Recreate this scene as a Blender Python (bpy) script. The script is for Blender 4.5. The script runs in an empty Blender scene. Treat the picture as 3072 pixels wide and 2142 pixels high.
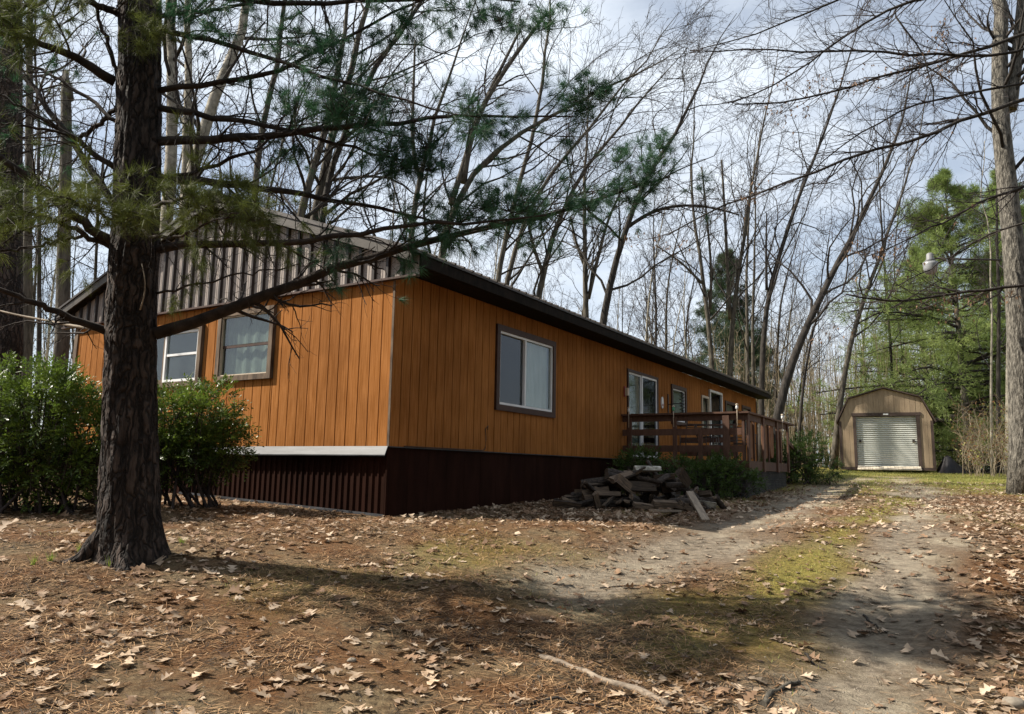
import bpy, math, random
import numpy as np
from math import radians as rad, sin, cos, pi
rng = np.random.default_rng(7)
random.seed(7)
scene = bpy.context.scene
col = scene.collection

# ------------------------------------------------------------------ camera, sky, sun, exposure
CZ = 1.10                       # lens height above the datum
F = 2264.0                      # focal length in pixels of a 3072 x 2142 picture
PITCH, ROLL = rad(8.54), rad(1.0)
SUN_AZ = rad(-85.0)             # from +Y towards +X
SUN_EL = rad(43.0)
fv = np.array([0, cos(PITCH), sin(PITCH)])
r0 = np.array([1.0, 0, 0]); u0 = np.array([0, -sin(PITCH), cos(PITCH)])
rv = r0 * cos(ROLL) + u0 * sin(ROLL); uv = -r0 * sin(ROLL) + u0 * cos(ROLL)
import mathutils
cam_d = bpy.data.cameras.new('camera'); cam = bpy.data.objects.new('camera', cam_d); col.objects.link(cam)
cam_d.sensor_width = 36.0; cam_d.lens = F / 3072 * 36; cam_d.clip_end = 2000; cam_d.clip_start = 0.05
M = mathutils.Matrix(((rv[0], uv[0], -fv[0], 0), (rv[1], uv[1], -fv[1], 0), (rv[2], uv[2], -fv[2], CZ), (0, 0, 0, 1)))
cam.matrix_world = M
scene.camera = cam

world = bpy.data.worlds.new('World'); scene.world = world; world.use_nodes = True
wn = world.node_tree.nodes; wl = world.node_tree.links; wn.clear()
sky = wn.new('ShaderNodeTexSky'); sky.sky_type = 'NISHITA'; sky.sun_disc = False
sky.sun_elevation = SUN_EL; sky.sun_rotation = SUN_AZ; sky.air_density = 1.0; sky.dust_density = 1.5; sky.ozone_density = 1.5
tc = wn.new('ShaderNodeTexCoord'); mp = wn.new('ShaderNodeMapping'); mp.inputs['Scale'].default_value = (1.0, 1.0, 2.6)
nz = wn.new('ShaderNodeTexNoise'); nz.inputs['Scale'].default_value = 2.1; nz.inputs['Detail'].default_value = 7; nz.inputs['Roughness'].default_value = 0.58
cr = wn.new('ShaderNodeValToRGB'); cr.color_ramp.elements[0].position = 0.40; cr.color_ramp.elements[1].position = 0.62
cr.color_ramp.elements[0].color = (0.38, 0.38, 0.38, 1); cr.color_ramp.elements[1].color = (1, 1, 1, 1)
mx = wn.new('ShaderNodeMix'); mx.data_type = 'RGBA'
mx.inputs['B'].default_value = (7.7, 8.35, 9.1, 1)
bg = wn.new('ShaderNodeBackground'); bg.inputs['Strength'].default_value = 0.064
wo = wn.new('ShaderNodeOutputWorld')
wl.new(tc.outputs['Generated'], mp.inputs['Vector']); wl.new(mp.outputs['Vector'], nz.inputs['Vector'])
wl.new(nz.outputs['Fac'], cr.inputs['Fac']); wl.new(cr.outputs['Color'], mx.inputs['Factor'])
wl.new(sky.outputs['Color'], mx.inputs['A']); wl.new(mx.outputs['Result'], bg.inputs['Color']); wl.new(bg.outputs['Background'], wo.inputs['Surface'])

sd = bpy.data.lights.new('sun', 'SUN'); sun = bpy.data.objects.new('sun', sd); col.objects.link(sun)
sd.energy = 5.0; sd.angle = rad(0.6); sd.color = (1.0, 0.93, 0.82)
S = np.array([sin(SUN_AZ) * cos(SUN_EL), cos(SUN_AZ) * cos(SUN_EL), sin(SUN_EL)])
sun.rotation_euler = mathutils.Vector(S).to_track_quat('Z', 'Y').to_euler()
sun.location = (-20, 5, 25)
vs = scene.view_settings
vs.view_transform = 'Standard'; vs.look = 'None'; vs.gamma = 1.0; vs.exposure = 1.05; vs.use_curve_mapping = False
scene.cycles.max_bounces = 4; scene.cycles.diffuse_bounces = 2; scene.cycles.glossy_bounces = 2; scene.cycles.transmission_bounces = 2; scene.cycles.transparent_max_bounces = 8
scene.cycles.use_denoising = True

# ------------------------------------------------------------------ pixel <-> world (for measuring the photograph)
def ray(x, y): return fv + (x - 1536) / F * rv + (1071 - y) / F * uv
def W(x, y, Y):
    d = ray(x, y); p = d * (Y / d[1]); return np.array([p[0], p[1], p[2] + CZ])

# ------------------------------------------------------------------ mesh builder
class MB:
    def __init__(s): s.v = []; s.f = []; s.n = 0
    def add(s, v, f, m=0, smooth=False):
        v = np.asarray(v, float).reshape(-1, 3); f = np.asarray(f, int)
        s.v.append(v); s.f.append((f + s.n, m, smooth)); s.n += len(v)
        return s
    def hexa(s, c, m=0):            # 8 corners: bottom 4 ccw, top 4 ccw
        return s.add(c, [[3, 2, 1, 0], [4, 5, 6, 7], [0, 1, 5, 4], [1, 2, 6, 5], [2, 3, 7, 6], [3, 0, 4, 7]], m)
    def box(s, x0, x1, y0, y1, z0, z1, m=0):
        return s.hexa([(x0, y0, z0), (x1, y0, z0), (x1, y1, z0), (x0, y1, z0), (x0, y0, z1), (x1, y0, z1), (x1, y1, z1), (x0, y1, z1)], m)
    def bar(s, a, b, w, h, m=0, up=(0, 0, 1)):
        a = np.array(a, float); b = np.array(b, float); t = b - a; t /= np.linalg.norm(t)
        x = np.cross(t, up); x = x / max(np.linalg.norm(x), 1e-6); z = np.cross(x, t)
        x *= w / 2; z *= h / 2
        return s.hexa([a - x - z, a + x - z, b + x - z, b - x - z, a - x + z, a + x + z, b + x + z, b - x + z], m)
    def prism(s, poly, ax, d0, d1, m=0):   # 2-D polygon extruded along axis ax (0 x, 1 y, 2 z)
        p = np.array(poly, float); k = len(p)
        def lay(d):
            o = np.zeros((k, 3)); i = [j for j in range(3) if j != ax]; o[:, i] = p; o[:, ax] = d; return o
        v = np.vstack([lay(d0), lay(d1)]); b = s.n
        s.v.append(v); s.n += 2 * k
        s.f.append((np.array([list(range(k))]) + b, m, False)); s.f.append((np.array([list(range(k, 2 * k))[::-1]]) + b, m, False))
        i = np.arange(k); j = (i + 1) % k
        s.f.append((np.stack([i, i + k, j + k, j], 1) + b, m, False)); return s
    def tubes(s, P, R, sides=4, m=0, smooth=True, cap=True):
        P = np.asarray(P, float); R = np.asarray(R, float)
        if P.ndim == 2: P = P[None]; R = R[None]
        Mn, K, _ = P.shape
        T = np.gradient(P, axis=1); T /= np.linalg.norm(T, axis=2, keepdims=True) + 1e-9
        mean = T.mean(1); ref = np.where((np.abs(mean[:, 2:3]) > 0.8), np.array([[1.0, 0, 0]]), np.array([[0, 0, 1.0]]))
        A = np.cross(T, ref[:, None, :]); A /= np.linalg.norm(A, axis=2, keepdims=True) + 1e-9
        B = np.cross(T, A)
        th = np.arange(sides) * 2 * pi / sides
        ring = P[:, :, None, :] + R[:, :, None, None] * (A[:, :, None, :] * np.cos(th)[None, None, :, None] + B[:, :, None, :] * np.sin(th)[None, None, :, None])
        v = ring.reshape(-1, 3)
        base = (np.arange(Mn) * K * sides)[:, None, None] + (np.arange(K - 1) * sides)[None, :, None]
        i = np.arange(sides); j = (i + 1) % sides
        q = np.stack([base + i, base + sides + i, base + sides + j, base + j], -1).reshape(-1, 4)
        b = s.n; s.v.append(v); s.n += len(v); s.f.append((q + b, m, smooth))
        if cap and sides >= 4:
            c0 = (np.arange(Mn) * K * sides)[:, None] + i[None, :]
            s.f.append((c0 + b, m, False)); s.f.append(((c0 + (K - 1) * sides)[:, ::-1] + b, m, False))
        return s
    def mesh(s, name, mats):
        me = bpy.data.meshes.new(name)
        v = np.vstack(s.v).astype(np.float32)
        me.vertices.add(len(v)); me.vertices.foreach_set('co', v.ravel())
        loops = []; tot = []; mi = []; sm = []
        for f, m, smt in s.f:
            loops.append(f.ravel()); tot.append(np.full(len(f), f.shape[1])); sm.append(np.full(len(f), smt))
            mi.append(np.full(len(f), m) if np.isscalar(m) else m)
        loops = np.concatenate(loops); tot = np.concatenate(tot)
        me.loops.add(len(loops)); me.loops.foreach_set('vertex_index', loops.astype(np.int32))
        me.polygons.add(len(tot)); st = np.concatenate([[0], np.cumsum(tot)[:-1]])
        me.polygons.foreach_set('loop_start', st.astype(np.int32))
        me.polygons.foreach_set('material_index', np.concatenate(mi).astype(np.int32))
        me.polygons.foreach_set('use_smooth', np.concatenate(sm).astype(bool))
        me.update(calc_edges=True); me.validate()
        for m in (mats if isinstance(mats, (list, tuple)) else [mats]): me.materials.append(m)
        return me
    def build(s, name, mats, parent=None, loc=None, rz=0.0):
        return put(name, s.mesh(name, mats), parent, loc, rz)
def put(name, me, parent=None, loc=None, rz=0.0):
    o = bpy.data.objects.new(name, me); col.objects.link(o)
    if parent is not None: o.parent = parent
    if loc is not None: o.location = loc
    if rz: o.rotation_euler = (0, 0, rz)
    return o
def empty(name, loc, rz=0.0):
    o = bpy.data.objects.new(name, None); col.objects.link(o); o.location = loc; o.rotation_euler = (0, 0, rz); o.empty_display_size = 0.2
    return o
def tag(o, label=None, cat=None, group=None, kind=None):
    if label: o['label'] = label
    if cat: o['category'] = cat
    if group: o['group'] = group
    if kind: o['kind'] = kind
    return o
def copy_tree(o, parent=None):
    c = o.copy(); col.objects.link(c); c.parent = parent
    for ch in list(o.children): copy_tree(ch, c)
    return c

# ------------------------------------------------------------------ materials
def nt(name):
    m = bpy.data.materials.new(name); m.use_nodes = True
    n = m.node_tree.nodes; l = m.node_tree.links
    return m, n, l, n['Principled BSDF']
def mk(name, c1, c2=None, scale=8.0, stretch=(1, 1, 1), rough=0.75, bump=0.0, bscale=None, detail=5, var=0.0, metal=0.0, spec=0.3, coords='Object', lo=0.35, hi=0.65, bdist=0.01, stain=0.0):
    m, n, l, p = nt(name)
    p.inputs['Roughness'].default_value = rough; p.inputs['Metallic'].default_value = metal
    p.inputs['Specular IOR Level'].default_value = spec
    t = n.new('ShaderNodeTexCoord'); mpp = n.new('ShaderNodeMapping'); mpp.inputs['Scale'].default_value = stretch
    if coords == 'World':
        ge = n.new('ShaderNodeNewGeometry'); l.new(ge.outputs['Position'], mpp.inputs['Vector'])
    else: l.new(t.outputs[coords], mpp.inputs['Vector'])
    no = n.new('ShaderNodeTexNoise'); no.inputs['Scale'].default_value = scale; no.inputs['Detail'].default_value = detail; no.inputs['Roughness'].default_value = 0.62
    l.new(mpp.outputs['Vector'], no.inputs['Vector'])
    r = n.new('ShaderNodeValToRGB'); r.color_ramp.elements[0].position = lo; r.color_ramp.elements[1].position = hi
    c2 = c2 or c1
    r.color_ramp.elements[0].color = (*c1, 1); r.color_ramp.elements[1].color = (*c2, 1)
    l.new(no.outputs['Fac'], r.inputs['Fac'])
    out = r.outputs['Color']
    if stain:
        ge2 = n.new('ShaderNodeNewGeometry'); n2 = n.new('ShaderNodeTexNoise'); n2.inputs['Scale'].default_value = 0.9; n2.inputs['Detail'].default_value = 7; l.new(ge2.outputs['Position'], n2.inputs['Vector'])
        r2 = n.new('ShaderNodeValToRGB'); r2.color_ramp.elements[0].position = 0.32; r2.color_ramp.elements[1].position = 0.62; r2.color_ramp.elements[0].color = (1 - stain, 1 - stain * 1.1, 1 - stain * 1.2, 1); l.new(n2.outputs['Fac'], r2.inputs['Fac'])
        m2 = n.new('ShaderNodeMix'); m2.data_type = 'RGBA'; m2.blend_type = 'MULTIPLY'; m2.inputs['Factor'].default_value = 1.0; l.new(out, m2.inputs['A']); l.new(r2.outputs['Color'], m2.inputs['B']); out = m2.outputs['Result']
    if var:
        oi = n.new('ShaderNodeObjectInfo'); mr = n.new('ShaderNodeMapRange'); mr.inputs['To Min'].default_value = 1 - var; mr.inputs['To Max'].default_value = 1 + var
        l.new(oi.outputs['Random'], mr.inputs['Value'])
        hs = n.new('ShaderNodeHueSaturation'); l.new(out, hs.inputs['Color']); l.new(mr.outputs['Result'], hs.inputs['Value']); out = hs.outputs['Color']
    l.new(out, p.inputs['Base Color'])
    if bump:
        nb = n.new('ShaderNodeTexNoise'); nb.inputs['Scale'].default_value = bscale or scale * 2; nb.inputs['Detail'].default_value = 6
        l.new(mpp.outputs['Vector'], nb.inputs['Vector'])
        bp = n.new('ShaderNodeBump'); bp.inputs['Strength'].default_value = bump; bp.inputs['Distance'].default_value = bdist
        l.new(nb.outputs['Fac'], bp.inputs['Height']); l.new(bp.outputs['Normal'], p.inputs['Normal'])
    return m
def leafmat(name, c1, c2, scale=3.0, trans=0.35, rough=0.55, var=0.0, spec=0.25):
    m = mk(name, c1, c2, scale=scale, rough=rough, var=var, spec=spec, coords='Object' if not var else 'Generated')
    n = m.node_tree.nodes; l = m.node_tree.links; p = n['Principled BSDF']
    tr = n.new('ShaderNodeBsdfTranslucent'); ms = n.new('ShaderNodeMixShader'); ms.inputs['Fac'].default_value = trans
    src = p.inputs['Base Color'].links[0].from_socket
    l.new(src, tr.inputs['Color']); l.new(p.outputs['BSDF'], ms.inputs[1]); l.new(tr.outputs['BSDF'], ms.inputs[2])
    l.new(ms.outputs['Shader'], n['Material Output'].inputs['Surface'])
    return m
def glass(name, tint=(0.8, 0.85, 0.85), refl=0.35):
    m, n, l, p = nt(name); n.remove(p)
    g = n.new('ShaderNodeBsdfGlossy'); g.inputs['Roughness'].default_value = 0.03; g.inputs['Color'].default_value = (0.9, 0.92, 0.95, 1)
    t = n.new('ShaderNodeBsdfTransparent'); t.inputs['Color'].default_value = (*tint, 1)
    lw = n.new('ShaderNodeLayerWeight'); lw.inputs['Blend'].default_value = 0.45
    mr = n.new('ShaderNodeMapRange'); mr.inputs['To Min'].default_value = refl * 0.5; mr.inputs['To Max'].default_value = min(1, refl * 2)
    l.new(lw.outputs['Facing'], mr.inputs['Value'])
    ms = n.new('ShaderNodeMixShader'); l.new(mr.outputs['Result'], ms.inputs['Fac']); l.new(t.outputs['BSDF'], ms.inputs[1]); l.new(g.outputs['BSDF'], ms.inputs[2])
    l.new(ms.outputs['Shader'], n['Material Output'].inputs['Surface'])
    return m

MT = {}
MT['siding'] = mk('siding_stain', (0.225, 0.082, 0.016), (0.37, 0.158, 0.050), scale=1.0, stretch=(60, 60, 2.2), rough=0.85, spec=0.05, bump=0.3, bscale=2.0, var=0.05, detail=8, bdist=0.003, coords='World', stain=0.28)
MT['trim_dark'] = mk('dark_brown_paint', (0.035, 0.014, 0.008), (0.055, 0.024, 0.014), scale=6, rough=0.6, bump=0.2)
MT['trim_weathered'] = mk('weathered_trim', (0.05, 0.032, 0.02), (0.17, 0.12, 0.08), scale=1.2, stretch=(9, 9, 2), rough=0.85, bump=0.4, detail=8)
MT['taupe'] = mk('taupe_metal', (0.24, 0.20, 0.175), (0.32, 0.27, 0.235), scale=1.5, stretch=(6, 6, 0.6), rough=0.5, spec=0.4, var=0.05)
MT['batten'] = mk('dark_batten', (0.02, 0.014, 0.012), (0.035, 0.024, 0.02), scale=3, rough=0.45)  # side shadow of the gable ribs put into the colour; also backs grooves
MT['fascia'] = mk('fascia_black', (0.006, 0.005, 0.004), (0.018, 0.013, 0.010), scale=5, stretch=(3, 3, 1), rough=0.8, bump=0.3, spec=0.08)
MT['rake'] = mk('rake_trim', (0.045, 0.038, 0.03), (0.075, 0.062, 0.05), scale=4, rough=0.5)
MT['roof'] = mk('roof_metal', (0.03, 0.022, 0.018), (0.055, 0.042, 0.034), scale=3, rough=0.5, spec=0.4)
MT['skirt'] = mk('maroon_skirt', (0.017, 0.006, 0.003), (0.028, 0.010, 0.006), scale=2, stretch=(3, 3, 0.6), rough=0.8, var=0.08, spec=0.05, coords='World', stain=0.4)
MT['white_metal'] = mk('white_aluminium', (0.62, 0.62, 0.62), (0.72, 0.72, 0.71), scale=4, rough=0.45)
MT['flash'] = mk('pale_flashing', (0.015, 0.016, 0.018), (0.055, 0.057, 0.063), scale=2.5, stretch=(1, 1, 9), rough=0.5, metal=0.0)
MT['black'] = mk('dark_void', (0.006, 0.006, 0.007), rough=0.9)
MT['glass'] = glass('window_glass', refl=0.07)
MT['glass_dull'] = glass('screened_glass', tint=(0.5, 0.52, 0.55), refl=0.05)
MT['curtain'] = mk('pale_curtain', (0.36, 0.35, 0.29), (0.50, 0.485, 0.41), scale=3, stretch=(2, 2, 0.5), rough=0.9)
MT['curtain_grey'] = mk('grey_screen', (0.02, 0.02, 0.02), (0.03, 0.03, 0.03), scale=3, rough=0.9)
MT['curtain_green'] = mk('patterned_curtain', (0.09, 0.10, 0.08), (0.22, 0.23, 0.18), scale=6, stretch=(2, 2, 0.6), rough=0.9)
MT['deck'] = mk('deck_brown', (0.075, 0.036, 0.022), (0.115, 0.06, 0.038), scale=2, stretch=(6, 6, 1.5), rough=0.75, var=0.12, bump=0.2)
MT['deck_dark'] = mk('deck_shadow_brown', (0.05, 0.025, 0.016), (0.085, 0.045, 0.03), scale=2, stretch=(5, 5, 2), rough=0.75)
MT['lattice'] = mk('grey_lattice', (0.05, 0.05, 0.05), (0.10, 0.095, 0.09), scale=5, rough=0.8)
MT['cushion'] = mk('brown_cushion', (0.13, 0.06, 0.03), (0.20, 0.10, 0.05), scale=5, rough=0.85, var=0.2)
MT['cream_metal'] = mk('cream_metal', (0.42, 0.34, 0.25), (0.5, 0.42, 0.32), scale=5, rough=0.5)
MT['iron'] = mk('dark_iron', (0.03, 0.024, 0.02), (0.06, 0.045, 0.035), scale=9, rough=0.5)
MT['shed'] = mk('shed_tan', (0.28, 0.21, 0.135), (0.36, 0.275, 0.18), scale=1.5, stretch=(8, 8, 0.8), rough=0.75, var=0.05, bump=0.2, coords='World', stain=0.25)
MT['shed_trim'] = mk('shed_trim_brown', (0.05, 0.034, 0.027), (0.07, 0.048, 0.038), scale=4, rough=0.6)
MT['rollup'] = mk('rollup_steel', (0.46, 0.47, 0.42), (0.56, 0.57, 0.52), scale=3, rough=0.4, metal=0.2)
MT['ramp'] = mk('ramp_plank', (0.42, 0.36, 0.27), (0.55, 0.48, 0.37), scale=2, stretch=(8, 2, 2), rough=0.8, var=0.12)
MT['tarp'] = mk('black_tarp', (0.004, 0.004, 0.005), (0.012, 0.010, 0.012), scale=7, rough=0.5)
MT['pine_bark'] = mk('pine_bark', (0.018, 0.012, 0.009), (0.085, 0.062, 0.05), scale=5.5, stretch=(2.2, 2.2, 0.55), rough=0.95, bump=1.0, bscale=9, detail=8, bdist=0.05)
_n = MT['pine_bark'].node_tree.nodes; _l = MT['pine_bark'].node_tree.links; _p = _n['Principled BSDF']
_t = _n.new('ShaderNodeTexCoord'); _m = _n.new('ShaderNodeMapping'); _m.inputs['Scale'].default_value = (17, 17, 2.6)
_w = _n.new('ShaderNodeTexNoise'); _w.inputs['Scale'].default_value = 7; _l.new(_t.outputs['Object'], _w.inputs['Vector'])
_a = _n.new('ShaderNodeVectorMath'); _a.operation = 'MULTIPLY_ADD'; _a.inputs[1].default_value = (0.12, 0.12, 0.3); _l.new(_w.outputs['Color'], _a.inputs[0]); _l.new(_t.outputs['Object'], _a.inputs[2])
_l.new(_a.outputs['Vector'], _m.inputs['Vector'])
_v = _n.new('ShaderNodeTexVoronoi'); _v.feature = 'DISTANCE_TO_EDGE'; _v.inputs['Scale'].default_value = 1.0; _l.new(_m.outputs['Vector'], _v.inputs['Vector'])
_r = _n.new('ShaderNodeValToRGB'); _r.color_ramp.elements[0].position = 0.02; _r.color_ramp.elements[1].position = 0.22; _r.color_ramp.elements[0].color = (0.25, 0.25, 0.25, 1); _l.new(_v.outputs['Distance'], _r.inputs['Fac'])
_x = _n.new('ShaderNodeMix'); _x.data_type = 'RGBA'; _x.blend_type = 'MULTIPLY'; _x.inputs['Factor'].default_value = 1.0
_l.new(_p.inputs['Base Color'].links[0].from_socket, _x.inputs['A']); _l.new(_r.outputs['Color'], _x.inputs['B']); _l.new(_x.outputs['Result'], _p.inputs['Base Color'])
_b2 = _n.new('ShaderNodeBump'); _b2.inputs['Strength'].default_value = 1.0; _b2.inputs['Distance'].default_value = 0.03; _l.new(_r.outputs['Color'], _b2.inputs['Height']); _l.new(_p.inputs['Normal'].links[0].from_socket, _b2.inputs['Normal']); _l.new(_b2.outputs['Normal'], _p.inputs['Normal'])
MT['pine_limb'] = mk('pine_limb', (0.014, 0.010, 0.008), (0.045, 0.033, 0.026), scale=10, rough=0.95, bump=0.6)
MT['dead_limb'] = mk('dead_limb', (0.14, 0.11, 0.08), (0.30, 0.25, 0.19), scale=10, rough=0.9, bump=0.4)
MT['bark_grey'] = mk('grey_bark', (0.027, 0.023, 0.017), (0.115, 0.10, 0.077), scale=4, stretch=(2.5, 2.5, 0.6), rough=0.9, bump=0.8, detail=8, bdist=0.04)
MT['bark_pale'] = mk('pale_bark', (0.13, 0.115, 0.085), (0.33, 0.30, 0.24), scale=3.5, stretch=(1.6, 1.6, 1.5), rough=0.85, bump=0.5, detail=8, bdist=0.03)
MT['bark_maple'] = mk('maple_bark', (0.05, 0.045, 0.036), (0.22, 0.20, 0.165), scale=7, stretch=(3, 3, 0.7), rough=0.9, bump=1.0, detail=9, bdist=0.08, lo=0.4, hi=0.62)
MT['bark_dark'] = mk('dark_bark', (0.012, 0.010, 0.008), (0.048, 0.040, 0.033), scale=4, stretch=(2.5, 2.5, 0.6), rough=0.9, bump=0.8, detail=8, bdist=0.04)
MT['twig'] = mk('twig', (0.022, 0.017, 0.016), (0.065, 0.05, 0.045), scale=2, rough=0.9)
MT['twig_tan'] = mk('tan_twig', (0.20, 0.155, 0.10), (0.36, 0.295, 0.20), scale=0.5, rough=0.9)
MT['needle_dark'] = leafmat('dark_needles', (0.016, 0.055, 0.026), (0.045, 0.115, 0.05), scale=1.2, trans=0.35)
MT['needle_olive'] = leafmat('olive_needles', (0.055, 0.075, 0.015), (0.13, 0.15, 0.035), scale=1.2, trans=0.35)
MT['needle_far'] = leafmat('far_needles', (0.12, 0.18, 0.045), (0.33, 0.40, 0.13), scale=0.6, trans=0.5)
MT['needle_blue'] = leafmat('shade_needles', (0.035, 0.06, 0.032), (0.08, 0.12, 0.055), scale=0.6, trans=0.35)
MT['rust_leaf'] = leafmat('rust_leaves', (0.16, 0.075, 0.03), (0.27, 0.14, 0.06), scale=1.5, trans=0.4)
MT['yew'] = leafmat('yew_leaves', (0.035, 0.065, 0.008), (0.13, 0.19, 0.028), scale=2.2, trans=0.35, rough=0.4, spec=0.45)
MT['juniper'] = leafmat('juniper_leaves', (0.03, 0.06, 0.014), (0.09, 0.14, 0.03), scale=3.5, trans=0.3)
MT['dead_leaf'] = leafmat('dry_leaf', (0.20, 0.13, 0.08), (0.56, 0.44, 0.32), scale=3.5, trans=0.2, rough=0.7)
MT['dead_leaf_one'] = leafmat('dry_leaf_single', (0.26, 0.175, 0.11), (0.48, 0.37, 0.26), scale=1.7, trans=0.2, rough=0.7, var=0.45)
MT['dead_leaf_brown'] = leafmat('brown_leaf', (0.10, 0.055, 0.03), (0.30, 0.19, 0.115), scale=2.5, trans=0.2, rough=0.7)
MT['litter_needle'] = mk('dry_needles', (0.16, 0.075, 0.03), (0.46, 0.29, 0.15), scale=9, rough=0.8, detail=2)
MT['grass'] = leafmat('grass_blades', (0.16, 0.19, 0.04), (0.40, 0.38, 0.12), scale=1.0, trans=0.4)
MT['sprout'] = leafmat('fresh_sprouts', (0.16, 0.24, 0.03), (0.28, 0.34, 0.06), scale=2.0, trans=0.4)
MT['log_bark'] = mk('log_bark', (0.018, 0.014, 0.012), (0.07, 0.055, 0.045), scale=9, stretch=(3, 3, 3), rough=0.95, bump=0.9)
MT['log_split'] = mk('split_wood', (0.035, 0.026, 0.02), (0.15, 0.105, 0.07), scale=5, stretch=(1.2, 9, 9), rough=0.9, bump=0.5, var=0.55)
MT['log_pale'] = mk('birch_log', (0.10, 0.09, 0.07), (0.5, 0.47, 0.40), scale=9, rough=0.85)
MT['plank_grey'] = mk('weathered_plank', (0.15, 0.115, 0.085), (0.30, 0.24, 0.18), scale=4, stretch=(1, 8, 8), rough=0.9)
MT['stone'] = mk('stone', (0.15, 0.125, 0.095), (0.27, 0.23, 0.18), scale=9, rough=0.9, bump=0.4)
MT['lamp_grey'] = mk('lamp_housing', (0.12, 0.12, 0.12), (0.18, 0.18, 0.18), scale=5, rough=0.5)
MT['lamp_lens'] = mk('lamp_refractor', (0.18, 0.185, 0.19), (0.25, 0.255, 0.26), scale=5, rough=0.25, spec=0.5)
MT['flower_white'] = mk('white_plastic', (0.7, 0.7, 0.68), rough=0.4)
MT['red'] = mk('faded_red', (0.25, 0.05, 0.04), rough=0.6)
MT['green_plastic'] = mk('green_plastic', (0.08, 0.3, 0.16), rough=0.4)

# ------------------------------------------------------------------ terrain
def vnoise(x, y, s, seed=0):
    x = np.asarray(x) / s + seed * 17.3; y = np.asarray(y) / s + seed * 9.1
    xi = np.floor(x).astype(np.int64); yi = np.floor(y).astype(np.int64); fx = x - xi; fy = y - yi
    fx = fx * fx * (3 - 2 * fx); fy = fy * fy * (3 - 2 * fy)
    def h(a, b):
        n = (a * 374761393 + b * 668265263 + seed * 144665) & 0x7fffffff
        n = ((n ^ (n >> 13)) * 1274126177) & 0x7fffffff
        return ((n ^ (n >> 16)) & 0xffff) / 65535.0
    return (h(xi, yi) * (1 - fx) + h(xi + 1, yi) * fx) * (1 - fy) + (h(xi, yi + 1) * (1 - fx) + h(xi + 1, yi + 1) * fx) * fy
PY = np.array([-60, 0, 3, 4.2, 6.0, 7.0, 8.5, 10.4, 14, 17, 20, 25, 29, 33.7, 45, 80, 300, 900.0])
PZ = np.array([-2.2, -1.48, -1.32, -1.22, -1.0, -0.82, -0.73, -0.65, -0.57, -0.42, -0.22, -0.04, 0.07, 0.25, 0.5, 0.9, 1.6, 2.0]) + CZ
def g0(x, y):
    x = np.asarray(x, float); y = np.asarray(y, float)
    z = (np.interp(y - 0.5, PY, PZ) + np.interp(y + 0.5, PY, PZ) + np.interp(y, PY, PZ)) / 3
    z = z - 0.055 * np.clip(x + 3.2, 0, 4.0) * np.clip((9.6 - y) / 2.6, 0, 1)  # fall to the right added so the pine shadow slants down
    return z + 0.025 * np.clip(-x - 1.6, 0, 12) * np.clip((y - 6.5) / 4, 0, 1)
def gh(px, py):                 # ground under a pixel
    d = ray(px, py); t = 1.0
    lo, hi = 0.5, 120.0
    for _ in range(50):
        mid = (lo + hi) / 2; p = d * mid
        if p[2] + CZ > g0(p[0], p[1]): lo = mid
        else: hi = mid
    p = d * hi; return np.array([p[0], p[1]])
def polydist(x, y, pts):
    d = np.full(np.shape(x), 1e9)
    for a, b in zip(pts[:-1], pts[1:]):
        ab = b - a; t = np.clip(((x - a[0]) * ab[0] + (y - a[1]) * ab[1]) / (ab @ ab), 0, 1)
        d = np.minimum(d, np.hypot(x - a[0] - t * ab[0], y - a[1] - t * ab[1]))
    return d
rutL = [gh(*q) for q in [(2640, 1428), (2480, 1462), (2330, 1530), (2120, 1620), (1900, 1700), (1700, 1760)]]
rutR = [gh(*q) for q in [(2700, 1428), (2735, 1475), (2730, 1540), (2700, 1640), (2680, 1760), (2640, 1900), (2600, 2060), (2550, 2300)]]
midS = [gh(*q) for q in [(2700, 1490), (2640, 1530), (2520, 1610), (2360, 1740), (2180, 1850), (1980, 1990)]]
def masks(x, y):
    w = vnoise(x, y, 0.9, 3) - 0.5; w2 = vnoise(x, y, 0.35, 4) - 0.5
    dl_ = polydist(x, y, rutL) + w * 0.7 + w2 * 0.25; dr_ = polydist(x, y, rutR) + w * 0.6 + w2 * 0.25
    wid = 0.75
    path = np.clip(1.25 - np.minimum(dl_, dr_) / wid, 0, 1)
    dm = polydist(x, y, midS) + w * 0.5
    path *= np.clip((dm - 0.12) / 0.35, 0.15, 1)
    grass = np.clip((y - 16.5 + 3.0 * w) / 4, 0, 1) * (1 - path * 0.85)
    grass = np.maximum(grass, np.clip(1 - dm / 0.45, 0, 1) * np.clip((y - 3.5) / 3, 0.2, 1))
    grass = np.maximum(grass, 0.5 * np.clip((vnoise(x, y, 1.3, 8) - 0.66) * 5, 0, 1) * (1 - path))
    return path, grass
def gz(x, y):
    x = np.asarray(x, float); y = np.asarray(y, float)
    path, grass = masks(x, y)
    fade = np.clip((60 - np.hypot(x, y)) / 30, 0, 1)
    dip = -0.045 * np.clip(1 - polydist(x, y, rutR) / 0.7, 0, 1) - 0.03 * np.clip(1 - polydist(x, y, rutL) / 0.7, 0, 1)
    return g0(x, y) + fade * (0.05 * (vnoise(x, y, 1.9, 1) - 0.5) + 0.028 * (vnoise(x, y, 0.55, 2) - 0.5) + 0.012 * (vnoise(x, y, 0.17, 5) - 0.5) + dip)
def spaced(a, b, fine0, fine1, df, grow):
    L = [fine0]; d = df
    while L[-1] > a: d *= grow; L.append(L[-1] - d)
    R_ = [fine1]; d = df
    while R_[-1] < b: d *= grow; R_.append(R_[-1] + d)
    return np.array(L[::-1] + list(np.arange(fine0 + df, fine1, df)) + R_)
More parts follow.
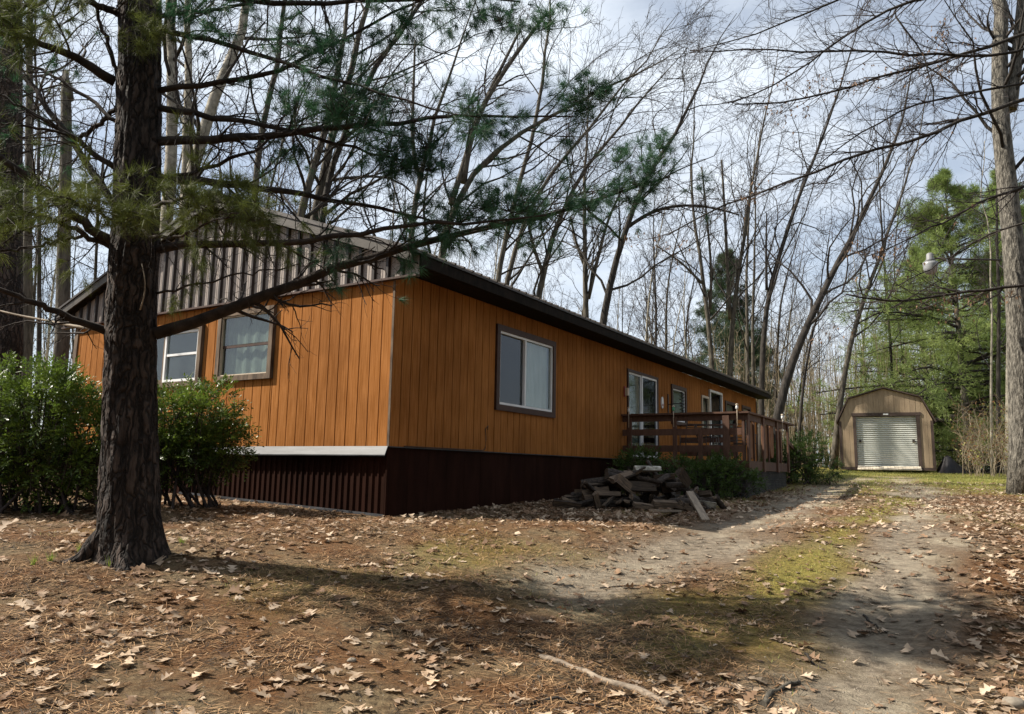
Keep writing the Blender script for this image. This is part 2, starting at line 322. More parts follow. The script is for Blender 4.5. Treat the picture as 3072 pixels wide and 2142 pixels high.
xs = spaced(-600, 600, -6, 8, 0.085, 1.09); ys = spaced(-120, 900, 3.4, 13.5, 0.085, 1.06)
X, Yg = np.meshgrid(xs, ys); Z = gz(X, Yg)
nx, ny = len(xs), len(ys)
ii = (np.arange(ny - 1)[:, None] * nx + np.arange(nx - 1)[None, :]).ravel()
gm = MB().add(np.stack([X.ravel(), Yg.ravel(), Z.ravel()], 1), np.stack([ii, ii + 1, ii + nx + 1, ii + nx], 1), 0, True)
m, n, l, p = nt('forest_floor')
p.inputs['Roughness'].default_value = 0.95; p.inputs['Specular IOR Level'].default_value = 0.15
tcn = n.new('ShaderNodeTexCoord')
def noise(s, d=6, r=0.65, st=None):
    q = n.new('ShaderNodeTexNoise'); q.inputs['Scale'].default_value = s; q.inputs['Detail'].default_value = d; q.inputs['Roughness'].default_value = r
    if st:
        k = n.new('ShaderNodeMapping'); k.inputs['Scale'].default_value = st; l.new(tcn.outputs['Object'], k.inputs['Vector']); l.new(k.outputs['Vector'], q.inputs['Vector'])
    else: l.new(tcn.outputs['Object'], q.inputs['Vector'])
    return q.outputs['Fac']
def ramp(f, a, b, ca, cb):
    r = n.new('ShaderNodeValToRGB'); r.color_ramp.elements[0].position = a; r.color_ramp.elements[1].position = b
    r.color_ramp.elements[0].color = (*ca, 1); r.color_ramp.elements[1].color = (*cb, 1); l.new(f, r.inputs['Fac']); return r.outputs['Color']
def mixc(f, a, b, typ='MIX'):
    q = n.new('ShaderNodeMix'); q.data_type = 'RGBA'; q.blend_type = typ
    if isinstance(f, float): q.inputs['Factor'].default_value = f
    else: l.new(f, q.inputs['Factor'])
    l.new(a, q.inputs['A']); l.new(b, q.inputs['B']); return q.outputs['Result']
att = n.new('ShaderNodeAttribute'); att.attribute_name = 'mask'
sep = n.new('ShaderNodeSeparateColor'); l.new(att.outputs['Color'], sep.inputs['Color'])
needle = ramp(noise(30, 10, 0.8, (1, 2.2, 1)), 0.36, 0.66, (0.030, 0.016, 0.008), (0.26, 0.125, 0.05))
duff = ramp(noise(18, 10, 0.8), 0.36, 0.68, (0.042, 0.028, 0.016), (0.31, 0.225, 0.125))
floor_ = mixc(ramp(noise(0.9, 4), 0.42, 0.6, (0, 0, 0), (1, 1, 1)), needle, duff)
dirt = ramp(noise(9, 9, 0.72, (1, 1.8, 1)), 0.32, 0.70, (0.075, 0.058, 0.042), (0.37, 0.305, 0.225))
sand = ramp(noise(20, 8), 0.3, 0.7, (0.30, 0.25, 0.18), (0.52, 0.45, 0.335))
dirt = mixc(ramp(noise(0.9, 6), 0.50, 0.66, (0, 0, 0), (1, 1, 1)), dirt, sand)
grassc = ramp(noise(30, 8, 0.7), 0.33, 0.7, (0.09, 0.075, 0.018), (0.36, 0.30, 0.075))
base = mixc(sep.outputs['Red'], floor_, dirt)
base = mixc(sep.outputs['Green'], base, grassc)
sp = n.new('ShaderNodeTexVoronoi'); sp.inputs['Scale'].default_value = 55; l.new(tcn.outputs['Object'], sp.inputs['Vector'])
base = mixc(ramp(sp.outputs['Distance'], 0.02, 0.3, (0.35, 0.35, 0.35), (0, 0, 0)), base, ramp(noise(70), 0.4, 0.6, (0.04, 0.03, 0.02), (0.3, 0.25, 0.19)))
l.new(base, p.inputs['Base Color'])
bp = n.new('ShaderNodeBump'); bp.inputs['Strength'].default_value = 1.0; bp.inputs['Distance'].default_value = 0.045
l.new(noise(38, 9, 0.75), bp.inputs['Height']); l.new(bp.outputs['Normal'], p.inputs['Normal'])
MT['ground'] = m
ground = gm.build('ground', m)
tag(ground, 'uneven forest yard of dirt, pine needles and patchy grass', kind='structure')
pth, grs = masks(X.ravel(), Yg.ravel())
ca = ground.data.color_attributes.new('mask', 'FLOAT_COLOR', 'POINT')
ca.data.foreach_set('color', np.stack([pth, grs, np.zeros_like(pth), np.ones_like(pth)], 1).astype(np.float32).ravel())

# ------------------------------------------------------------------ the house
AZ = rad(31.63)
DR = np.array([sin(AZ), cos(AZ), 0]); DL = np.array([-cos(AZ), sin(AZ), 0]); NR = -DL
Cc = W(1168, 1338, 10.4)
HZ = 0.95                                  # skirt height: siding starts here above the house base
HO = np.array([Cc[0], Cc[1], Cc[2] - HZ])
def H(t, o, z): return HO + DR * t + NR * o + np.array([0, 0, HZ + z])     # along, outward from long wall, above siding foot
HL, HD, WH = 20.4, 8.15, 2.36
house = empty('house', HO, pi / 2 - AZ)
tag(house, 'long orange-brown wood-sided house with dark skirt and taupe metal gable', 'house')
RS = 0.35; EO = 0.42; YM = HD / 2
def roof_z(y): return 2.66 + RS * (YM + EO - abs(y - YM))                     # underside of roof skin, above siding foot
# solid black core in place of dark rooms, against light leaks
mb = MB(); mb.box(0.16, HL - 0.03, 0.16, HD - 0.03, 0.0, HZ + 2.36); mb.build('wall_core', MT['black'], house)
mb = MB(); mb.prism([(0.05, HZ + 2.37), (HD - 0.05, HZ + 2.37), (YM, HZ + roof_z(YM) - 0.06)], 0, 0.07, HL - 0.07); mb.build('gable_core', MT['black'], house)
# openings: (a0,a1,z0,z1) in wall coords, outer edge of trim
long_op = [(2.63, 4.73, 0.70, 2.17), (8.28, 10.25, 0.0, 2.10), (11.25, 12.45, 0.98, 2.05), (13.85, 14.55, 0.9, 2.0), (14.6, 15.9, 0.04, 2.24), (16.3, 17.55, 1.0, 2.05), (18.35, 19.5, 1.0, 2.07)]
gab_op = [(2.43, 3.77, 1.05, 2.21), (4.18, 6.3, 1.02, 2.08)]
BW = 0.2032
cache = {}
WHA = (2.465, 2.36)
def board(axis, a0, a1, z0, z1):
    w = a1 - a0; key = (axis, round(w, 3), round(z1 - z0, 3))
    if key not in cache:
        b = MB(); g = 0.016
        if axis == 0: b.box(0, w - g, 0, 0.022, 0, z1 - z0)
        else: b.box(0, 0.022, 0, w - g, 0, z1 - z0)
        cache[key] = b.mesh('siding_board', MT['siding'])
    put('siding_board', cache[key], house, (a0, 0.0, HZ + z0) if axis == 0 else (0.0, a0, HZ + z0))
for axis, length, ops in ((0, HL, long_op), (1, HD, gab_op)):
    a = 0.0 if axis == 0 else 0.03
    while a < length - 0.02:
        b = min(a + BW, length)
        WH = WHA[axis]
        cuts = sorted({a, b} | {q for o in ops for q in o[:2] if a + 0.01 < q < b - 0.01})
        for c0, c1 in zip(cuts[:-1], cuts[1:]):
            mid = (c0 + c1) / 2; spans = [(0.0, WH)]
            for o in ops:
                if o[0] < mid < o[1]:
                    spans = [(0.0, o[2]), (o[3], WH)]
            for z0, z1 in spans:
                if z1 - z0 > 0.03: board(axis, c0, c1, z0, z1)
        a = b
WH = 2.36
def wall_sheet(axis, length, ops):
    b = MB(); WH = WHA[axis]; cuts = sorted({0.026, length} | {q for o in ops for q in o[:2]})
    for c0, c1 in zip(cuts[:-1], cuts[1:]):
        mid = (c0 + c1) / 2; spans = [(0.0, WH)]
        for o in ops:
            if o[0] < mid < o[1]: spans = [(0.0, o[2]), (o[3], WH)]
        for z0, z1 in spans:
            if z1 - z0 < 0.02: continue
            if axis == 0: b.box(c0, c1, 0.026, 0.05, HZ + z0, HZ + z1)
            else: b.box(0.026, 0.05, c0, c1, HZ + z0, HZ + z1)
    return b
wall_sheet(0, HL, long_op).build('wall_sheathing', MT['batten'], house)
wall_sheet(1, HD, gab_op).build('wall_sheathing', MT['batten'], house)
MB().box(HL - 0.025, HL + 0.0, 0.03, HD, HZ, HZ + WH).build('end_wall', MT['siding'], house)
MB().box(0.03, HL, HD - 0.025, HD, HZ, HZ + WH).build('rear_wall', MT['siding'], house)
# corner boards
MB().box(-0.012, -0.002, 0.002, 0.04, HZ, HZ + WH - 0.01).build('corner_board', MT['trim_weathered'], house)
MB().box(HL - 0.10, HL + 0.02, -0.022, -0.002, HZ, HZ + WH).build('corner_board', MT['trim_dark'], house)
MB().box(-0.022, -0.002, HD - 0.10, HD + 0.01, HZ, HZ + WH - 0.01).build('corner_board', MT['trim_weathered'], house)
# gable of taupe metal sheets and ribs coloured dark for their side shadow
def gtop(y): return HZ + roof_z(y) - 0.03
y = -EO; k = 0; PW = 0.262
while y < HD + EO - 0.02:
    y1 = min(y + PW, HD + EO)
    zb = HZ + WH + 0.005
    ps = [(y, zb), (y1 - 0.004, zb), (y1 - 0.004, gtop(y1))]
    if y < YM < y1: ps.append((YM, gtop(YM)))
    ps.append((y, gtop(y)))
    b = MB(); b.prism(ps, 0, -0.03, -0.008)
    for q in (0.30, 0.5, 0.70):
        yy = y + q * PW
        if yy < y1 - 0.02: b.box(-0.034, -0.0301, yy - 0.004, yy + 0.004, zb, gtop(yy) - 0.02)
    pn = b.build('metal_panel', MT['taupe'], house)
    b = MB(); zt = min(gtop(y - 0.0), gtop(y + 0.06)) - 0.005
    if y > -EO + 0.01: b.prism([(-0.075, y - 0.012), (-0.075, y + 0.032), (-0.031, y + 0.045), (-0.031, y - 0.025)], 2, zb, zt); b.build('rib', MT['batten'], pn)
    y = y1
MB().box(-0.085, 0.0, -EO - 0.002, HD + EO, HZ + WH - 0.03, HZ + WH).build('gable_flashing', MT['trim_dark'], house)
# roof: two slabs, ribs, fascias, rakes, soffit
roof = MB()
for sgn in (-1, 1):
    e = YM + sgn * (YM + EO + 0.06); ze = HZ + 2.66 - 0.06 * RS; zr = HZ + roof_z(YM)
    x0, x1 = -0.22, HL + 0.35
    roof.hexa([(x0, e, ze), (x1, e, ze), (x1, YM, zr), (x0, YM, zr), (x0, e, ze + 0.035), (x1, e, ze + 0.035), (x1, YM, zr + 0.035), (x0, YM, zr + 0.035)] if sgn < 0 else
              [(x0, YM, zr), (x1, YM, zr), (x1, e, ze), (x0, e, ze), (x0, YM, zr + 0.035), (x1, YM, zr + 0.035), (x1, e, ze + 0.035), (x0, e, ze + 0.035)])
roof = roof.build('roof', MT['roof'], house)
def rib_mesh(sgn):
    b = MB(); e = YM + sgn * (YM + EO + 0.075); ze = HZ + 2.66 - 0.075 * RS + 0.035; zr = HZ + roof_z(YM) + 0.035
    b.bar((0, e, ze + 0.012), (0, YM, zr + 0.012), 0.045, 0.03); return b.mesh('roof_rib', MT['roof'])
rm = [rib_mesh(-1), rib_mesh(1)]
xx = -0.18
while xx < HL + 0.34:
    for r_ in rm: put('roof_rib', r_, roof, (xx, 0, 0))
    xx += 0.2286
MB().bar((-0.2, YM, HZ + roof_z(YM) + 0.07), (HL + 0.33, YM, HZ + roof_z(YM) + 0.07), 0.3, 0.03).build('ridge_cap', MT['roof'], roof)
for sgn in (-1, 1):
    e = YM + sgn * (YM + EO)
    MB().box(-0.02, HL + 0.33, min(e, e + sgn * 0.04), max(e, e + sgn * 0.04), HZ + 2.475, HZ + 2.635).build('fascia', MT['fascia'], house)
    y0, y1 = (-EO, -0.003) if sgn < 0 else (HD + 0.003, HD + EO)
    MB().box(0.0, HL + 0.3, y0, y1, HZ + 2.47, HZ + 2.49).build('soffit', MT['fascia'], house)
    for xr, nm in ((-0.20, 'rake_trim'), (HL + 0.30, 'rake_trim')):
        b = MB(); ze = HZ + 2.66; zr = HZ + roof_z(YM)
        b.hexa([(xr, e, ze - 0.15), (xr + 0.03, e, ze - 0.15), (xr + 0.03, YM, zr - 0.15), (xr, YM, zr - 0.15), (xr, e, ze - 0.006), (xr + 0.03, e, ze - 0.006), (xr + 0.03, YM, zr - 0.006), (xr, YM, zr - 0.006)])
        b.build(nm, MT['rake'], house)
        b = MB(); 
        b.hexa([(-0.17, e, ze - 0.16), (-0.035, e, ze - 0.16), (-0.035, YM, zr - 0.16), (-0.17, YM, zr - 0.16), (-0.17, e, ze - 0.14), (-0.035, e, ze - 0.14), (-0.035, YM, zr - 0.14), (-0.17, YM, zr - 0.14)])
        if xr < 0: b.build('rake_soffit', MT['fascia'], house)
# skirt
a = 0.0
while a < HL - 0.01:
    w = min(0.92, HL - a)
    b = MB().box(0, w - 0.006, 0.03, 0.05, -0.35, HZ - 0.02)
    for q in (0.46,): b.box(q - 0.006, q + 0.006, 0.027, 0.0299, -0.35, HZ - 0.025)
    b.build('skirt_panel', MT['skirt'], house, (a, 0, 0)); a += w
a = 0.03
while a < HD - 0.01:
    w = min(0.92, HD - a)
    b = MB().box(0.045, 0.065, 0, w - 0.006, -0.35, HZ - 0.15)
    for q in np.arange(0.06, w - 0.05, 0.115): b.prism([(0.026, q - 0.012), (0.026, q + 0.012), (0.0449, q + 0.026), (0.0449, q - 0.026)], 2, -0.35, HZ - 0.155)
    b.build('skirt_panel', MT['skirt'], house, (0, a, 0)); a += w
MB().box(HL - 0.05, HL - 0.03, 0.03, HD, -0.3, HZ - 0.01).build('skirt_panel', MT['skirt'], house)
MB().box(0, HL, HD - 0.05, HD - 0.03, -0.3, HZ - 0.01).build('skirt_panel', MT['skirt'], house)
b = MB(); b.prism([(-0.09, HZ - 0.135), (-0.086, HZ - 0.14), (-0.03, HZ - 0.008), (0.02, HZ - 0.008), (0.02, HZ - 0.002), (-0.035, HZ - 0.002), (-0.09, HZ - 0.12)][::-1], 1, 0.0, HD)
b.build('flashing_ledge', MT['flash'], house)
MB().box(-0.002, HL, -0.006, 0.02, HZ - 0.016, HZ - 0.003).build('drip_strip', MT['flash'], house)
MB().bar((0.005, 0.05, HZ - 0.94), (0.005, 4.5, HZ - 0.76), 0.04, 0.03).build('base_strip', MT['flash'], house)

# windows: built in wall coordinates then mapped to the wall
def wbox(b, axis, a0, a1, d0, d1, z0, z1, m=0):      # d: distance out of the wall (negative = inside)
    if axis == 0: b.box(a0, a1, -d1, -d0, HZ + z0, HZ + z1, m)
    else: b.box(-d1, -d0, a0, a1, HZ + z0, HZ + z1, m)
    return b
def wframe(axis, a0, a1, z0, z1, w, d0, d1, mat, name, parent):
    b = MB()
    wbox(b, axis, a0, a0 + w, d0, d1, z0, z1); wbox(b, axis, a1 - w, a1, d0, d1, z0, z1)
    wbox(b, axis, a0 + w, a1 - w, d0, d1, z1 - w, z1); wbox(b, axis, a0 + w, a1 - w, d0, d1, z0, z0 + w)
    return b.build(name, mat, parent)
def pane(axis, a0, a1, z0, z1, d, mat, parent): return wbox(MB(), axis, a0, a1, d - 0.004, d, z0, z1).build('pane', mat, parent)
def curtain(axis, a0, a1, z0, z1, d, mat, parent, folds=10, amp=0.012):
    n_ = 60; t = np.linspace(0, 1, n_); aa = a0 + (a1 - a0) * t
    ph = np.cumsum(0.6 + 0.8 * rng.random(n_)); ph = ph / ph[-1] * folds * 2 * pi
    off = d - amp * (1 + np.sin(ph)); v = []
    for z in (z0, z1):
        for i in range(n_):
            v.append((aa[i], -off[i], HZ + z) if axis == 0 else (-off[i], aa[i], HZ + z))
    i = np.arange(n_ - 1)
    return MB().add(v, np.stack([i, i + 1, i + 1 + n_, i + n_], 1), 0, True).build('curtain', mat, parent)
# big slider on the long wall
w = wframe(0, *long_op[0], 0.10, -0.03, 0.035, MT['trim_dark'], 'window', house)
i0, i1, j0, j1 = 2.73, 4.63, 0.80, 2.07; mid = 3.60
wframe(0, i0 + .001, i1 - .001, j0 + .001, j1 - .001, 0.04, -0.05, 0.012, MT['white_metal'], 'sash_frame', w)
wbox(MB(), 0, mid - 0.012, mid + 0.035, -0.05, 0.014, j0 + 0.041, j1 - 0.041).build('mullion', MT['white_metal'], w)
pane(0, i0 + 0.041, mid - 0.013, j0 + 0.041, j1 - 0.041, -0.035, MT['glass_dull'], w); pane(0, mid + 0.036, i1 - 0.041, j0 + 0.041, j1 - 0.041, -0.02, MT['glass'], w)
curtain(0, i0 + 0.02, mid, j0, j1, -0.10, MT['curtain_grey'], w, 1, 0.002); curtain(0, mid + 0.0, i1 - 0.02, j0, j1, -0.09, MT['curtain'], w, 4, 0.006)
# sliding patio door
def slider(op, cl, cr_, gl, gr):
    w = wframe(0, *op, 0.06, -0.03, 0.03, MT['trim_dark'], 'patio_door', house)
    i0, i1, j0, j1 = op[0] + 0.06, op[1] - 0.06, op[2] + 0.06, op[3] - 0.06; mid = (i0 + i1) / 2 - 0.08
    wframe(0, i0 + .001, mid, j0 + .001, j1 - .001, 0.045, -0.05, -0.01, MT['white_metal'], 'fixed_frame', w)
    f = wframe(0, mid + .001, i1 - .001, j0 + .001, j1 - .001, 0.05, -0.045, 0.012, MT['white_metal'], 'sliding_frame', w)
    pane(0, i0 + .046, mid - .046, j0 + .046, j1 - .046, -0.03, gl, w); pane(0, mid + .051, i1 - .051, j0 + .051, j1 - .051, -0.015, gr, w)
    if cl: curtain(0, i0, mid, j0, j1, -0.08, cl, w, 7)
    if cr_: curtain(0, mid, i1, j0, j1, -0.10, cr_, w, 5)
    return w
slider(long_op[1], MT['curtain_green'], MT['black'], MT['glass'], MT['glass_dull'])  # right pane backed by a black sheet standing for the dark room
w = wframe(0, *long_op[2], 0.10, -0.03, 0.035, MT['trim_dark'], 'window', house)
wframe(0, 11.351, 12.349, 1.081, 1.949, 0.035, -0.05, 0.0, MT['white_metal'], 'sash_frame', w); pane(0, 11.386, 12.314, 1.116, 1.914, -0.02, MT['glass'], w); curtain(0, 11.36, 12.34, 1.09, 1.94, -0.08, MT['curtain'], w, 8)
w = wframe(0, *long_op[3], 0.07, -0.03, 0.03, MT['cream_metal'], 'side_light', house)
pane(0, 13.921, 14.479, 0.971, 1.929, -0.02, MT['glass'], w); curtain(0, 13.9, 14.5, 0.95, 1.95, -0.08, MT['curtain_green'], w, 5)
w = wframe(0, *long_op[4], 0.07, -0.03, 0.045, MT['white_metal'], 'storm_door', house)
pane(0, 14.671, 15.829, 0.111, 2.169, -0.01, MT['glass_dull'], w); curtain(0, 14.65, 15.85, 0.1, 2.18, -0.09, MT['curtain_grey'], w, 4)
MB().box(14.72, 14.75, -0.09, -0.046, HZ + 1.0, HZ + 1.16).build('handle', MT['iron'], w)
for op in long_op[5:]:
    w = wframe(0, *op, 0.09, -0.03, 0.03, MT['trim_dark'], 'window', house)
    mz = (op[2] + op[3]) / 2
    wbox(MB(), 0, op[0] + 0.091, op[1] - 0.091, -0.03, 0.01, mz - 0.02, mz + 0.02).build('meeting_rail', MT['trim_weathered'], w)
    pane(0, op[0] + 0.091, op[1] - 0.091, op[2] + 0.091, mz - 0.021, -0.02, MT['glass'], w); pane(0, op[0] + 0.091, op[1] - 0.091, mz + 0.021, op[3] - 0.091, -0.02, MT['glass'], w)
    curtain(0, op[0] + 0.08, op[1] - 0.08, op[2] + 0.08, op[3] - 0.08, -0.08, MT['curtain_green'], w, 6)
# gable windows
w = wframe(1, *gab_op[0], 0.085, -0.03, 0.055, MT['trim_weathered'], 'window', house)
wframe(1, 2.516, 3.684, 1.136, 2.124, 0.02, -0.03, 0.030, MT['cream_metal'], 'storm_frame', w)
wbox(MB(), 1, 2.537, 3.663, -0.04, 0.0, 1.60, 1.645).build('meeting_rail', MT['trim_dark'], w)
pane(1, 2.537, 3.663, 1.157, 1.599, -0.01, MT['glass'], w); pane(1, 2.537, 3.663, 1.646, 2.103, 0.005, MT['glass'], w)
curtain(1, 2.53, 3.67, 1.14, 2.12, -0.08, MT['curtain_green'], w, 5)
w = wframe(1, *gab_op[1], 0.085, -0.03, 0.055, MT['trim_weathered'], 'window', house)
wframe(1, 4.266, 5.20, 1.106, 1.994, 0.045, -0.03, 0.03, MT['white_metal'], 'sash_frame', w); wframe(1, 5.201, 6.214, 1.106, 1.994, 0.05, -0.04, 0.02, MT['trim_weathered'], 'fixed_frame', w)
wbox(MB(), 1, 4.312, 5.154, -0.03, 0.02, 1.56, 1.60).build('meeting_rail', MT['white_metal'], w)
pane(1, 4.312, 5.154, 1.152, 1.559, -0.01, MT['glass'], w); pane(1, 4.312, 5.154, 1.601, 1.948, 0.0, MT['glass'], w); pane(1, 5.252, 6.163, 1.157, 1.943, -0.01, MT['glass'], w)
# cable stapled to the long wall
P = np.array([(2.42, -0.012, HZ + 0.35), (2.40, -0.03, HZ + 0.42), (2.34, -0.02, HZ + 0.36), (2.37, -0.014, HZ + 0.2), (2.36, -0.012, HZ + 0.05), (2.30, -0.014, HZ + 0.012), (0.3, -0.014, HZ + 0.008)])
MB().tubes(P, np.full(len(P), 0.007), 5).build('cable', MT['iron'], house)

# ------------------------------------------------------------------ deck
DT0, DT1, DO = 8.05, 11.95, 2.74
deck = empty('deck', HO + DR * DT0, pi / 2 - AZ)       # local x along wall, y = -outward
tag(deck, 'brown stained timber deck with rail by the patio door', 'deck')
DLn = DT1 - DT0
def dbox(name, x0, x1, o0, o1, z0, z1, mat='deck', parent=None):
    return MB().box(x0, x1, -o1, -o0, HZ + z0, HZ + z1).build(name, MT[mat], parent or deck)
k = 0; o = 0.03
fl = MB().box(0.0, DLn, -0.137, 0, 0, 0.035).mesh('floor_board', MT['deck'])
while o < DO - 0.13:
    put('floor_board', fl, deck, (0, -o, HZ - 0.04)); o += 0.145
dbox('rim_board', -0.04, -0.002, 0.02, DO, -0.22, -0.02); dbox('rim_board', -0.04, DLn + 0.04, DO + 0.002, DO + 0.04, -0.22, -0.02); dbox('rim_board', DLn + 0.002, DLn + 0.04, 0.02, DO, -0.22, -0.02)
# side facing the camera
for o, w_ in ((0.19, 0.09), (1.24, 0.09), (1.81, 0.09), (2.37, 0.14)):
    dbox('post', -0.085 - (0.03 if w_ > .1 else 0), -0.042, o - w_ / 2, o + w_ / 2, -0.20, (0.66 if abs(o - 1.81) < .01 else 0.925))
for z in (0.16, 0.52): dbox('rail', -0.041, -0.003, 0.0, DO - 0.06, z, z + 0.14)
dbox('top_rail', -0.12, 0.06, -0.02 + 0.02, DO + 0.11, 0.965, 1.005); dbox('rail', -0.041, -0.003, 0.0, DO - 0.06, 0.83, 0.963)
# front
dbox('post', -0.04, 0.10, DO + 0.042, DO + 0.08, -0.20, 0.962); dbox('post', -0.04, 0.05, DO - 0.055, DO - 0.002, -0.02, 0.962)
for x in (1.27, 2.62, 3.80): dbox('post', x, x + 0.13, DO + 0.042, DO + 0.08, -0.24, 0.962)
for x in (0.62, 1.95, 3.2): dbox('baluster', x, x + 0.05, DO + 0.003, DO + 0.035, -0.02, 0.83)
dbox('top_rail', 0.061, DLn + 0.65, DO - 0.06, DO + 0.11, 0.966, 1.004); dbox('rail', -0.04, DLn + 0.05, DO + 0.004, DO + 0.04, 0.83, 0.964)
for z in (0.16, 0.52): dbox('rail', DLn + 0.003, DLn + 0.041, 0.0, DO - 1.2, z, z + 0.14)
dbox('top_rail', DLn - 0.05, DLn + 0.1, 0.0, DO - 1.2, 0.967, 1.003); dbox('post', DLn - 0.09, DLn, DO - 1.29, DO - 1.2, -0.02, 0.965)
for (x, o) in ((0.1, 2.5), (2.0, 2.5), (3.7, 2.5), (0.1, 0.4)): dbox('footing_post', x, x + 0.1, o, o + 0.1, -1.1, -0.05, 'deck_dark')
# stairs on the far end
for i in range(3): dbox('step', DLn + 0.05 + 0.28 * i, DLn + 0.33 + 0.28 * i, DO - 1.15, DO - 0.05, -0.20 - 0.17 * i, -0.16 - 0.17 * i)
MB().bar((DLn + 0.2, -DO - 0.02, HZ + 0.52), (DLn + 2.6, -DO - 0.02, HZ - 0.02), 0.06, 0.09).build('stair_rail', MT['deck'], deck)
MB().box(DLn + 2.3, DLn + 2.39, -DO - 0.08, -DO + 0.01, 0.1, HZ + 0.02).build('post', MT['deck'], deck)
# lattice below
lat = MB()
def lattice(p0, p1, z0, z1):
    p0 = np.array(p0, float); p1 = np.array(p1, float); Lh = np.linalg.norm(p1 - p0); d = (p1 - p0) / Lh; hh = z1 - z0
    nrm = np.array([d[1], -d[0], 0])
    for sgn, off in ((1, 0.0), (-1, 0.012)):
        s = -hh
        while s < Lh + hh:
            a, b = (s, s + hh) if sgn > 0 else (s + hh, s)
            za, zb = z0, z1
            if min(a, b) < 0 or max(a, b) > Lh:
                ca_, cb_ = np.clip(a, 0, Lh), np.clip(b, 0, Lh)
                za, zb = z0 + (ca_ - a) / (b - a) * hh, z0 + (cb_ - a) / (b - a) * hh; a, b = ca_, cb_
            if abs(a - b) > 0.05: lat.bar([*(p0 + d * a)[:2], za] + nrm * off, [*(p0 + d * b)[:2], zb] + nrm * off, 0.032, 0.008, up=nrm)
            s += 0.105
lattice((0.02, -0.3, 0), (0.02, -DO + 0.04, 0), HZ - 0.98, HZ - 0.24); lattice((0.02, -DO + 0.03, 0), (DLn, -DO + 0.03, 0), HZ - 0.98, HZ - 0.24)
tag(lat.build('lattice', MT['lattice'], deck), kind='stuff')
dbox('under_panel', 0.25, 0.27, 0.2, DO - 0.2, -1.1, -0.23, 'black'); dbox('under_panel', 0.3, DLn, DO - 0.3, DO - 0.28, -1.1, -0.23, 'black')  # black sheets put the under-deck shade behind the lattice
# rail-top solar stakes
stakes = [(0.19, -0.06, 'solar stake light on the deck rail nearest the house wall'), (1.24, -0.06, 'green-topped solar stake light on the deck side rail'), (2.66, -0.06, 'white-capped solar stake light at the deck corner'), None]
for i, (x, o, lb) in enumerate([(-0.13, 0.19, 'solar stake light on the deck rail nearest the house wall'), (-0.13, 1.24, 'green-topped solar stake light on the side rail of the deck'), (-0.13, 2.62, 'white-capped solar stake light beside the deck corner post'), (3.0, DO + 0.13, 'solar stake light on the front rail of the deck')]):
    p0 = H(DT0 + x, o, 0.0)
    e_ = empty('stake_light', p0 + np.array([0, 0, 0.70])); tag(e_, lb, 'light', 'solar stake lights along the deck rail'); e_.scale = (0.62, 0.62, 0.95)
    MB().tubes([(0, 0, 0), (0, 0, 0.4)], [0.012, 0.012], 6).build('stake', MT['cream_metal'], e_)
    MB().tubes([(0, 0, 0.36), (0, 0, 0.38), (0, 0, 0.43), (0, 0, 0.46)], [0.02, 0.045, 0.045, 0.02], 10).build('lamp_head', MT['green_plastic'] if i == 1 else MT['flower_white'], e_)
    MB().tubes([(0, 0, 0.46), (0, 0, 0.475), (0, 0, 0.49)], [0.055, 0.05, 0.01], 10).build('cap', MT['cream_metal'], e_)
# rounded brown cushions hung behind the front balusters
for i, (x, w_, z0) in enumerate([(0.36, 0.42, 0.02), (1.62, 0.40, 0.05), (2.25, 0.36, 0.08), (3.1, 0.42, 0.0)]):
    n_ = 22; t = np.linspace(0, pi, n_); hgt = 0.78
    out = [(w_ / 2 * cos(q + pi), 0.16 + 0.16 * -sin(q)) for q in t] + [(w_ / 2 * 0.92, hgt - 0.06), (w_ / 2 * 0.7, hgt), (-w_ / 2 * 0.7, hgt), (-w_ / 2 * 0.92, hgt - 0.06)]
    b = MB(); b.prism(out, 1, 0.0, 0.07)
    c = H(DT0 + x + w_ / 2, DO + 0.0, z0)
    e_ = b.build('chair_cushion', MT['cushion'], None, c, pi / 2 - AZ)
    bm = e_.modifiers.new('round', 'BEVEL'); bm.width = 0.02; bm.segments = 2
    tag(e_, ['brown rounded cushion hung nearest the deck corner post', 'brown rounded cushion hung second from the deck corner post', 'narrow brown cushion hung third from the deck corner post', 'brown rounded cushion hung farthest along the deck front'][i], 'cushion', 'brown cushions hung along the deck front rail')
# patio furniture
def patio_chair(loc, rz, label):
    e_ = empty('patio_chair', loc, rz); tag(e_, label, 'chair', 'wire patio chairs on the deck')
    def tb(name, pts, r=0.011): return MB().tubes(np.array(pts, float), np.full(len(pts), r), 6).build(name, MT['iron'], e_)
    for sx in (-0.24, 0.24):
        tb('front_leg', [(sx, -0.22, 0), (sx, -0.22, 0.62)]); tb('rear_leg', [(sx, 0.30, 0), (sx, 0.2, 0.42), (sx * 0.95, 0.33, 0.95)])
        tb('arm', [(sx, -0.22, 0.62), (sx, 0.0, 0.645), (sx, 0.24, 0.62)], 0.014)
    b = MB()
    for q in np.linspace(-0.22, 0.22, 9): b.bar((q, -0.22, 0.42), (q, 0.2, 0.41), 0.012, 0.01)
    b.bar((-0.24, -0.22, 0.42), (0.24, -0.22, 0.42), 0.02, 0.02); b.bar((-0.24, 0.2, 0.41), (0.24, 0.2, 0.41), 0.02, 0.02)
    tag(b.build('seat', MT['iron'], e_), kind='stuff')
    b = MB()
    for q in np.linspace(0.5, 0.9, 6): b.bar((-0.235, 0.205 + (q - 0.42) * 0.245, q), (0.235, 0.205 + (q - 0.42) * 0.245, q), 0.012, 0.02)
    tag(b.build('backrest', MT['iron'], e_), kind='stuff')
    return e_
hz_ = pi / 2 - AZ
patio_chair(H(9.2, 1.25, -0.005), hz_ + 2.2, 'dark wire patio chair on the deck in front of the patio door')
patio_chair(H(10.1, 2.15, -0.005), hz_ - 0.9, 'dark wire patio chair on the deck between table and front rail')
